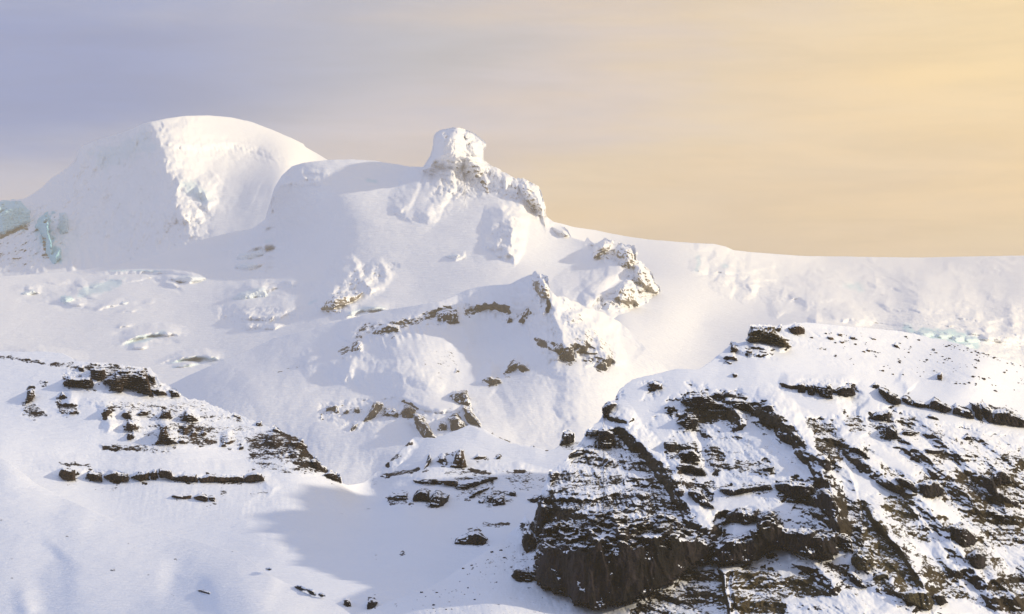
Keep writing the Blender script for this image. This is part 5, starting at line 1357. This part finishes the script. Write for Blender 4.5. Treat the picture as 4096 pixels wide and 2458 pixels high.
H8 = [  # crop, label, points, stick, style, material
    (z2, 'layered golden brown crag on the left end of the hilltop', [(948, 178), (1100, 168), (1212, 182), (1245, 240), (1330, 300), (1385, 350), (1440, 424), (1350, 432), (1260, 404), (1120, 374), (1062, 362), (1000, 368), (936, 374), (890, 344), (912, 290), (928, 230)], 16, 'bed', 1),
    (z2, 'rounded heap of brown rock right of the hilltop crag', [(1405, 195), (1480, 146), (1542, 148), (1592, 190), (1608, 268), (1540, 278), (1460, 266), (1420, 235)], 8, 'rub', 1),
    (z2, 'small brown rock between the hilltop crag and the rounded heap', [(1262, 195), (1300, 160), (1322, 198), (1300, 238), (1268, 228)], 5, 'rub', 1),
    (z2, 'dark rock horn on the hill skyline below the crag', [(692, 440), (696, 380), (738, 380), (748, 402), (774, 462), (740, 488), (688, 484)], 7, 'rub', 1),
    (z2, 'brown pair of rocks below the skyline horn', [(668, 536), (720, 522), (766, 566), (772, 598), (720, 598), (680, 566)], 5, 'rub', 1),
    (z2, 'low brown rock lip below the brown pair', [(606, 606), (660, 598), (694, 630), (650, 636)], 4, 'bed', 1),
    (z2, 'single reddish rock in open snow on the upper left hill', [(703, 764), (740, 742), (768, 770), (762, 804), (730, 804)], 5, 'rub', 1),
    (z2, 'thin brown ledge, left of three under the hilltop crag', [(876, 470), (950, 476), (942, 502), (888, 494)], 3, 'bed', 1),
    (z2, 'thin brown ledge, middle of three under the hilltop crag', [(1026, 462), (1130, 486), (1138, 512), (1060, 502)], 3, 'bed', 1),
    (z2, 'thin brown ledge, right of three under the hilltop crag', [(1166, 502), (1218, 514), (1212, 528), (1172, 520)], 3, 'bed', 1),
    (z2, 'small dark ledge in snow below the rounded heap', [(1732, 440), (1790, 430), (1830, 448), (1780, 466)], 3, 'bed', 1),
    (z2, 'brown stump of rock in the centre of the upper slope', [(1630, 895), (1700, 898), (1724, 980), (1742, 1030), (1636, 1028), (1640, 960)], 7, 'bed', 0),
    (z2, 'square brown crag with a vertical right face on the upper slope', [(1716, 905), (1780, 872), (1840, 866), (1924, 895), (1942, 950), (1948, 1070), (1900, 1056), (1800, 1034), (1768, 985), (1720, 945)], 10, 'bed', 0),
    (z2, 'wedge shaped dark crag right of the square brown crag', [(1972, 975), (2050, 930), (2150, 876), (2205, 896), (2228, 1024), (2120, 1042), (2060, 1024)], 9, 'bed', 0),
    (z2, 'ragged rocks left of the brown stump on the upper slope', [(1516, 880), (1600, 866), (1612, 990), (1530, 996)], 5, 'bed', 0),
    (z2, 'broad dark crag at the top of the left rock field', [(74, 1110), (105, 1042), (180, 1010), (260, 1000), (400, 1026), (480, 1085), (620, 1136), (664, 1186), (500, 1196), (300, 1194), (180, 1156)], 11, 'bed', 0),
    (z2, 'dark crag below the slanting rock line in mid hill', [(686, 1096), (750, 1056), (850, 1086), (930, 1126), (976, 1200), (962, 1246), (850, 1208), (720, 1186)], 11, 'bed', 0),
    (z2, 'smooth rounded grey crag at the end of the slanting line', [(1064, 1164), (1120, 1126), (1190, 1156), (1228, 1222), (1150, 1232), (1088, 1204)], 8, 'rub', 0),
    (z2, 'small dark rock at the head of the snow gully', [(470, 1000), (520, 980), (600, 1010), (606, 1076), (540, 1050)], 6, 'bed', 0),
    (z2, 'dark rock right of the snow gully head', [(600, 1010), (650, 985), (700, 1010), (740, 1040), (670, 1060), (630, 1050)], 6, 'bed', 0),
    (z1, 'dark hanging crag below the broad one on the left rock field', [(1980, 620), (2080, 636), (2134, 700), (2124, 796), (2010, 828), (1950, 786), (1886, 744), (1960, 690)], 10, 'bed', 0),
    (z1, 'small snow dusted rock left of the hanging crag', [(1756, 600), (1770, 530), (1830, 520), (1860, 570), (1830, 610), (1790, 620)], 5, 'bed', 0),
    (z1, 'brown rock alone on the white upper left shoulder', [(1536, 262), (1590, 230), (1694, 268), (1698, 328), (1590, 334), (1540, 302)], 7, 'bed', 1),
    (z1, 'steep dark bluff on the left outline of the hill', [(968, 690), (966, 580), (1000, 516), (1060, 488), (1132, 516), (1082, 580), (1014, 652)], 10, 'bed', 0),
    (z1, 'stepped dark bluff facing left below the outline bluff', [(902, 1064), (900, 920), (908, 836), (960, 806), (1100, 868), (1112, 944), (1074, 1044), (990, 1060)], 12, 'bed', 0),
    (z1, 'layered bluff on the left outline above the ragged slope', [(756, 915), (756, 860), (840, 820), (900, 830), (895, 910), (800, 905)], 8, 'bed', 0),
    (z1, 'low dark bluff lower on the left outline', [(560, 1170), (590, 1130), (700, 1100), (760, 1110), (700, 1150), (620, 1172)], 6, 'bed', 0),
    (z1, 'dark corner of rock on the left outline, lowest of the bluffs', [(300, 1480), (318, 1350), (380, 1335), (430, 1370), (380, 1440), (330, 1484)], 7, 'bed', 0),
    (z1, 'dark block of lava beds in the centre left of the hill', [(1906, 1110), (1960, 1080), (2100, 1090), (2160, 1150), (2160, 1220), (2040, 1225), (1910, 1200)], 10, 'bed', 0),
    (z1, 'lower dark block under the centre left lava block', [(1870, 1300), (1900, 1250), (2060, 1260), (2200, 1300), (2236, 1400), (2120, 1400), (2000, 1350), (1900, 1340)], 9, 'bed', 0),
    (z1, 'snow dusted lava block left of the centre left block', [(1706, 1060), (1730, 990), (1850, 985), (1910, 1060), (1850, 1100), (1760, 1100)], 8, 'bed', 0),
    (z1, 'curved rock scar in the snow of the left flank', [(960, 1390), (980, 1280), (1040, 1205), (1080, 1215), (1000, 1280), (985, 1400)], 3, 'rub', 0),
    (z3, 'dark broken head of the right cliff band, smallest of its buttresses', [(584, 740), (640, 706), (694, 758), (650, 800), (600, 768)], 6, 'rub', 0),
    (z3, 'long slanting buttress, first large one of the right cliff band', [(668, 760), (740, 776), (860, 846), (942, 896), (948, 984), (890, 994), (800, 954), (736, 890), (678, 824)], 11, 'col', 0),
    (z3, 'rounded buttress, second of the right cliff band', [(955, 935), (985, 870), (1030, 862), (1088, 930), (1094, 990), (1030, 990)], 9, 'col', 0),
    (z3, 'low buttress with a snow hole, third of the right cliff band', [(1094, 930), (1210, 944), (1304, 985), (1304, 1030), (1200, 1014), (1094, 994)], 8, 'col', 0),
    (z3, 'pointed buttress, fourth of the right cliff band', [(1312, 1010), (1330, 914), (1370, 880), (1430, 944), (1560, 1005), (1588, 1060), (1490, 1092), (1420, 1066)], 11, 'col', 0),
    (z3, 'bulging buttress, fifth of the right cliff band', [(1594, 1000), (1630, 965), (1700, 1006), (1830, 1056), (1856, 1160), (1740, 1134), (1680, 1110), (1598, 1090)], 10, 'col', 0),
    (z3, 'snow streaked buttress, sixth of the right cliff band', [(1804, 960), (1900, 965), (1955, 1040), (1955, 1192), (1870, 1166), (1850, 1060)], 9, 'col', 0),
    (z3, 'upright buttress, seventh of the right cliff band', [(1940, 975), (2040, 980), (2084, 1060), (2096, 1206), (2040, 1216), (1962, 1130)], 10, 'col', 0),
    (z3, 'longest buttress running off the right edge of the photo', [(2104, 1045), (2250, 1034), (2350, 1084), (2473, 1126), (2600, 1180), (2600, 1280), (2473, 1266), (2300, 1246), (2096, 1210)], 12, 'col', 0),
    (z3, 'lone boulder casting a long shadow on the upper right snow', [(1394, 650), (1420, 602), (1450, 596), (1470, 640), (1452, 680), (1408, 676)], 7, 'rub', 1),
    (z3, 'dark twin boulders on the upper right snow', [(846, 244), (896, 226), (940, 292), (900, 296)], 6, 'rub', 1),
    (z3, 'low brown boulder near the hill crest, middle', [(564, 150), (640, 162), (644, 188), (590, 184)], 4, 'rub', 1),
    (z3, 'brown boulder left of the low one near the crest', [(304, 128), (380, 146), (392, 188), (330, 174)], 5, 'rub', 1),
    (z3, 'brown boulder highest of the cluster near the crest', [(156, 112), (200, 86), (230, 128), (180, 134)], 5, 'rub', 1),
    (z3, 'flat brown boulder leftmost of the cluster near the crest', [(44, 150), (120, 144), (126, 182), (66, 184)], 5, 'rub', 1),
    (z3, 'dark forked boulder below the cluster near the crest', [(196, 200), (252, 204), (244, 254), (208, 246)], 5, 'rub', 1),
    (z3, 'pointed boulder by itself right of the forked one', [(526, 304), (544, 288), (580, 328), (540, 326)], 4, 'rub', 1),
    (z3, 'black crag with snow pocket under the right cliff band', [(752, 1400), (756, 1320), (780, 1262), (840, 1236), (904, 1300), (912, 1404), (830, 1414)], 9, 'rub', 0),
    (z3, 'dark crag with flat top between the gullies on the right', [(600, 1130), (640, 1080), (740, 1060), (810, 1050), (810, 1120), (790, 1190), (700, 1180), (620, 1170)], 8, 'bed', 0),
    (z3, 'lone dark crag on the far right below the cliff band', [(1716, 1396), (1768, 1350), (1820, 1370), (1846, 1428), (1750, 1430)], 6, 'rub', 0),
    (z3, 'dark crag right of the one with the snow pocket', [(970, 1330), (990, 1290), (1080, 1296), (1178, 1330), (1100, 1378), (990, 1368)], 7, 'bed', 0),
    (z3, 'small dark crag directly below the pointed buttress', [(1272, 1130), (1300, 1106), (1356, 1106), (1410, 1172), (1340, 1170)], 6, 'rub', 0),
    (z6, 'slanting reddish crag right of the dark gully', [(306, 330), (320, 256), (400, 256), (480, 306), (588, 432), (500, 396), (400, 356)], 10, 'col', 0),
    (z6, 'grey crag in the middle of the right ribs', [(1232, 300), (1300, 284), (1484, 306), (1440, 345), (1384, 370), (1280, 354)], 9, 'bed', 0),
    (z6, 'slanting brown crag beside the black hollow', [(874, 660), (940, 640), (1010, 648), (1104, 716), (1156, 800), (1144, 848), (1040, 784), (940, 742)], 11, 'col', 0),
    (z6, 'black hollow crag in the centre of the right ribs', [(1162, 730), (1250, 686), (1400, 684), (1486, 790), (1470, 878), (1260, 892), (1180, 810)], 12, 'col', 0),
    (z6, 'long brown rib at the right of the hill', [(1956, 614), (2060, 634), (2126, 740), (2152, 910), (2060, 866), (1976, 764)], 9, 'rub', 0),
    (z6, 'dark crag right of the long brown rib', [(2084, 600), (2200, 554), (2294, 640), (2340, 736), (2220, 726), (2150, 776), (2096, 706)], 10, 'rub', 0),
    (z6, 'dark overhang under the crag at the far right', [(2140, 820), (2200, 850), (2320, 920), (2410, 960), (2400, 1010), (2260, 950), (2180, 910)], 8, 'rub', 0),
    (z6, 'slanting dark crag low on the far right snow chute', [(2024, 1050), (2110, 1054), (2226, 1136), (2250, 1226), (2150, 1148), (2046, 1096)], 8, 'bed', 0),
    (z8, 'black rounded crag beside the long snow chute on the right', [(1552, 130), (1700, 94), (1836, 196), (1898, 300), (1856, 376), (1740, 402), (1656, 366), (1574, 250)], 13, 'rub', 0),
    (z8, 'black speckled crag below the rounded one on the right', [(1772, 490), (1900, 414), (1996, 500), (1988, 646), (1880, 676), (1796, 586)], 10, 'rub', 0),
    (z8, 'fluted grassy buttress at the bottom of the hill', [(946, 970), (1060, 940), (1180, 894), (1290, 950), (1356, 1080), (1300, 1190), (1160, 1136), (1036, 1066)], 12, 'col', 0),
    (z8, 'dark buttress right of the fluted one at the bottom', [(1364, 990), (1450, 944), (1538, 1080), (1440, 1124), (1376, 1066)], 9, 'rub', 0),
    (z8, 'dark pyramid rock above the bottom snow apron', [(294, 712), (370, 680), (436, 776), (522, 896), (440, 896), (316, 826)], 8, 'rub', 0),
    (z8, 'dark cave like rock left of the grassy ribs', [(330, 570), (376, 424), (540, 454), (656, 600), (560, 686), (426, 694), (346, 606)], 12, 'rub', 0),
    (z8, 'small black rock low on the grassy ribs', [(584, 800), (650, 734), (784, 684), (796, 774), (680, 806)], 8, 'rub', 0),
    (z8, 'black snow dusted rock right of the middle cliff', [(144, 300), (200, 240), (296, 236), (356, 340), (356, 456), (250, 436), (166, 376)], 10, 'rub', 0),
    (z5, 'long dark cliff step above the middle snow field', [(550, 800), (560, 768), (900, 762), (1180, 736), (1206, 790), (960, 816), (780, 866), (600, 866)], 9, 'col', 0),
    (z5, 'dark crag at the right end of the middle cliff step', [(1236, 740), (1300, 690), (1400, 686), (1560, 700), (1724, 716), (1730, 856), (1600, 896), (1500, 926), (1350, 866), (1270, 806)], 12, 'col', 0),
    (z5, 'black crag trailing left of the middle snow field', [(156, 850), (180, 796), (330, 796), (376, 900), (490, 1036), (400, 1006), (250, 950)], 10, 'col', 0),
    (z5, 'small square black crag left of the trailing crag', [(-4, 870), (0, 786), (104, 786), (114, 884), (30, 892)], 8, 'col', 0),
    (z5, 'black notch rock at the top of the dark gully', [(1740, 410), (1800, 380), (1890, 380), (1930, 480), (1920, 560), (1850, 580), (1800, 480)], 9, 'rub', 0),
    (z5, 'brown spur crag above the tall middle cliff', [(1700, 900), (1760, 820), (1850, 760), (1960, 900), (2020, 1060), (1990, 1200), (1860, 1100), (1760, 1010)], 11, 'col', 0),
    (z5, 'overhanging brown crag at the right of the step crags', [(1080, 540), (1130, 520), (1215, 520), (1200, 598), (1150, 580), (1090, 570)], 7, 'bed', 0),
    (c8, 'thin black pinnacle leaning against the huge black cliff', [(104, 1100), (108, 1030), (130, 986), (146, 1030), (172, 1060), (168, 1110), (140, 1126), (124, 1150)], 12, 'col', 0),
    (c8, 'black edge of rock above the thin pinnacle', [(166, 1060), (174, 960), (182, 900), (206, 880), (226, 930), (214, 1000), (200, 1050)], 12, 'col', 0),
    (c8, 'snow streaked ledge rock below the huge black cliff', [(56, 1240), (80, 1190), (130, 1200), (160, 1250), (150, 1276), (70, 1268)], 7, 'bed', 0),
]
for crop, lab, pts, st, sty, mt in H8:
    nm = 'cliff_buttress' if 'buttress' in lab else ('boulder' if 'boulder' in lab else ('rock_pinnacle' if 'pinnacle' in lab and 'above' not in lab else 'crag'))
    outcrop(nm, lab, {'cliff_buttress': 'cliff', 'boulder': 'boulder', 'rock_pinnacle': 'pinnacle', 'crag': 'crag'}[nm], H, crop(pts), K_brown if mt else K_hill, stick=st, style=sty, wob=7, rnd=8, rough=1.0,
            group={'cliff_buttress': 'buttresses of the right hill', 'boulder': 'larger boulders on the right hill', 'rock_pinnacle': None, 'crag': 'crags of the right hill'}[nm], grass=0.8 if 'grassy' in lab or 'golden' in lab else 0.0)

# ---- loose stones: one mesh per shape, copied
def stone_mesh(k, mat):
    import bmesh
    bm = bmesh.new()
    bmesh.ops.create_icosphere(bm, subdivisions=3, radius=1.0)
    me = bpy.data.meshes.new('stone')
    bm.to_mesh(me); bm.free()
    n = len(me.vertices)
    co = np.empty(n * 3, np.float32); me.vertices.foreach_get('co', co); co = co.reshape(-1, 3).astype(float)
    d = 1 + 0.55 * fbm(co[:, 0] * 0.9 + k * 7, co[:, 1] * 0.9, co[:, 2] * 0.9, 3, 0.6)
    co = co * d[:, None]
    q = 0.55 + 0.1 * (k % 3)
    co = np.sign(co) * np.abs(co) ** 0.8
    co[:, 2] *= q; co[:, 1] *= 0.8
    me.vertices.foreach_set('co', co.astype(np.float32).ravel())
    me.polygons.foreach_set('use_smooth', np.zeros(len(me.polygons), bool))
    a = me.attributes.new('cover', 'FLOAT_COLOR', 'POINT')
    c = np.zeros((n, 4), np.float32); c[:, 0] = 0.95; c[:, 3] = 1
    a.data.foreach_set('color', c.ravel())
    me.materials.append(mat)
    me.update()
    return me


stone_hill = [stone_mesh(k, K_brown) for k in range(4)]
stone_dark = [stone_mesh(k + 9, K_hill) for k in range(4)]
rs = np.random.RandomState(5)
proto = {}


def stone(me, S, u, v, r, name, label, cat, group):
    Y = float(S.lookup(np.array([u]), np.array([v]))[0])
    p = world(np.array([u]), np.array([v]), np.array([Y * S.k]))[0]
    r = r * S.k
    if me.name in proto:
        o = proto[me.name].copy()
    else:
        o = bpy.data.objects.new(name, me); proto[me.name] = o
    o.name = name
    o.location = (p[0], p[1] - r * 0.15, p[2] + r * 0.1)
    o.rotation_euler = (rs.uniform(-.2, .2), rs.uniform(-.2, .2), rs.uniform(0, 6.28))
    o.scale = (r * rs.uniform(0.8, 1.3), r * rs.uniform(0.8, 1.3), r * rs.uniform(0.8, 1.2))
    tag(o, label, cat, group)
    C.objects.link(o)
    return o


def scatter(S, poly, n, rmin, rmax, meshes, label, group, clump=3):
    p = np.asarray(poly, float)
    k = 0
    while k < n:
        u = rs.uniform(p[:, 0].min(), p[:, 0].max()); v = rs.uniform(p[:, 1].min(), p[:, 1].max())
        if not inside(np.array([u]), np.array([v]), p)[0]:
            continue
        for j in range(rs.randint(1, clump + 1)):
            if k >= n:
                break
            uu = u + rs.normal(0, 14) * (j > 0); vv = v + rs.normal(0, 5) * (j > 0)
            if vv < np.interp(uu, S.u, S.top) + 1:
                continue
            r = rmin + (rmax - rmin) * rs.uniform() ** 2.6
            stone(meshes[rs.randint(len(meshes))], S, uu, vv, r, 'stone', label, 'stone', group)
            k += 1


scatter(H, c8([(1440, 60), (1700, 90), (1960, 115), (2250, 190), (2473, 262), (2473, 400), (2100, 330), (1800, 300), (1500, 200)]), 150, 0.7, 2.6, stone_hill,
        'small brown stone scattered on the sunlit upper snow of the right hill', 'stones on the upper snow of the right hill')
scatter(H, c8([(2050, 125), (2250, 182), (2473, 250), (2473, 268), (2230, 200), (2040, 140)]), 46, 0.9, 2.6, stone_hill,
        'small brown stone lining the right part of the hill crest', 'stones along the hill crest')
scatter(H, c7([(400, 1440), (700, 1340), (1000, 1200), (1250, 1040), (1500, 880), (1640, 1000), (1600, 1130), (1500, 1200), (1300, 1400), (900, 1480)]), 70, 0.5, 2.3, stone_dark,
        'small dark stone scattered on the scree slope below the black cliff', 'stones on the scree slope below the black cliff', clump=2)


# ---- the finished ground sheets
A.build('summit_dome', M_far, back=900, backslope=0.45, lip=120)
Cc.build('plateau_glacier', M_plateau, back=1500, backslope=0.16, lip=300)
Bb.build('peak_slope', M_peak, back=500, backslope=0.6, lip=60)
Dd.build('bowl_ridge', M_mid, back=500, backslope=0.6, lip=40)
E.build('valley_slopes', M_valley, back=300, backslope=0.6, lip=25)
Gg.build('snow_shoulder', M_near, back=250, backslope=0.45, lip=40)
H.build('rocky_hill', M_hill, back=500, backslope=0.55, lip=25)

# ------------------------------------------------------------------ the air between here and the summit
def add_haze():
    m = bpy.data.materials.new('haze_air')
    m.use_nodes = True
    m.node_tree.nodes.clear()
    T = NT(m.node_tree)
    out = T.new('ShaderNodeOutputMaterial')
    v = T.new('ShaderNodeVolumePrincipled')
    v.inputs['Color'].default_value = (1.0, 0.87, 0.64, 1)
    v.inputs['Density'].default_value = HAZE
    v.inputs['Anisotropy'].default_value = 0.1
    T.l.new(v.outputs[0], out.inputs['Volume'])
    x0, x1, y0, y1, z0, z1 = -4500, 4500, -120, 15500, -700, 2300
    me = bpy.data.meshes.new('haze')
    vs = [(x, y, z) for x in (x0, x1) for y in (y0, y1) for z in (z0, z1)]
    fs = [(0, 1, 3, 2), (4, 6, 7, 5), (0, 4, 5, 1), (2, 3, 7, 6), (0, 2, 6, 4), (1, 5, 7, 3)]
    me.from_pydata(vs, [], fs); me.update()
    me.materials.append(m)
    ob = bpy.data.objects.new('haze', me)
    C.objects.link(ob)
    ob['kind'] = 'stuff'


HAZE = 2.9e-5
add_haze()
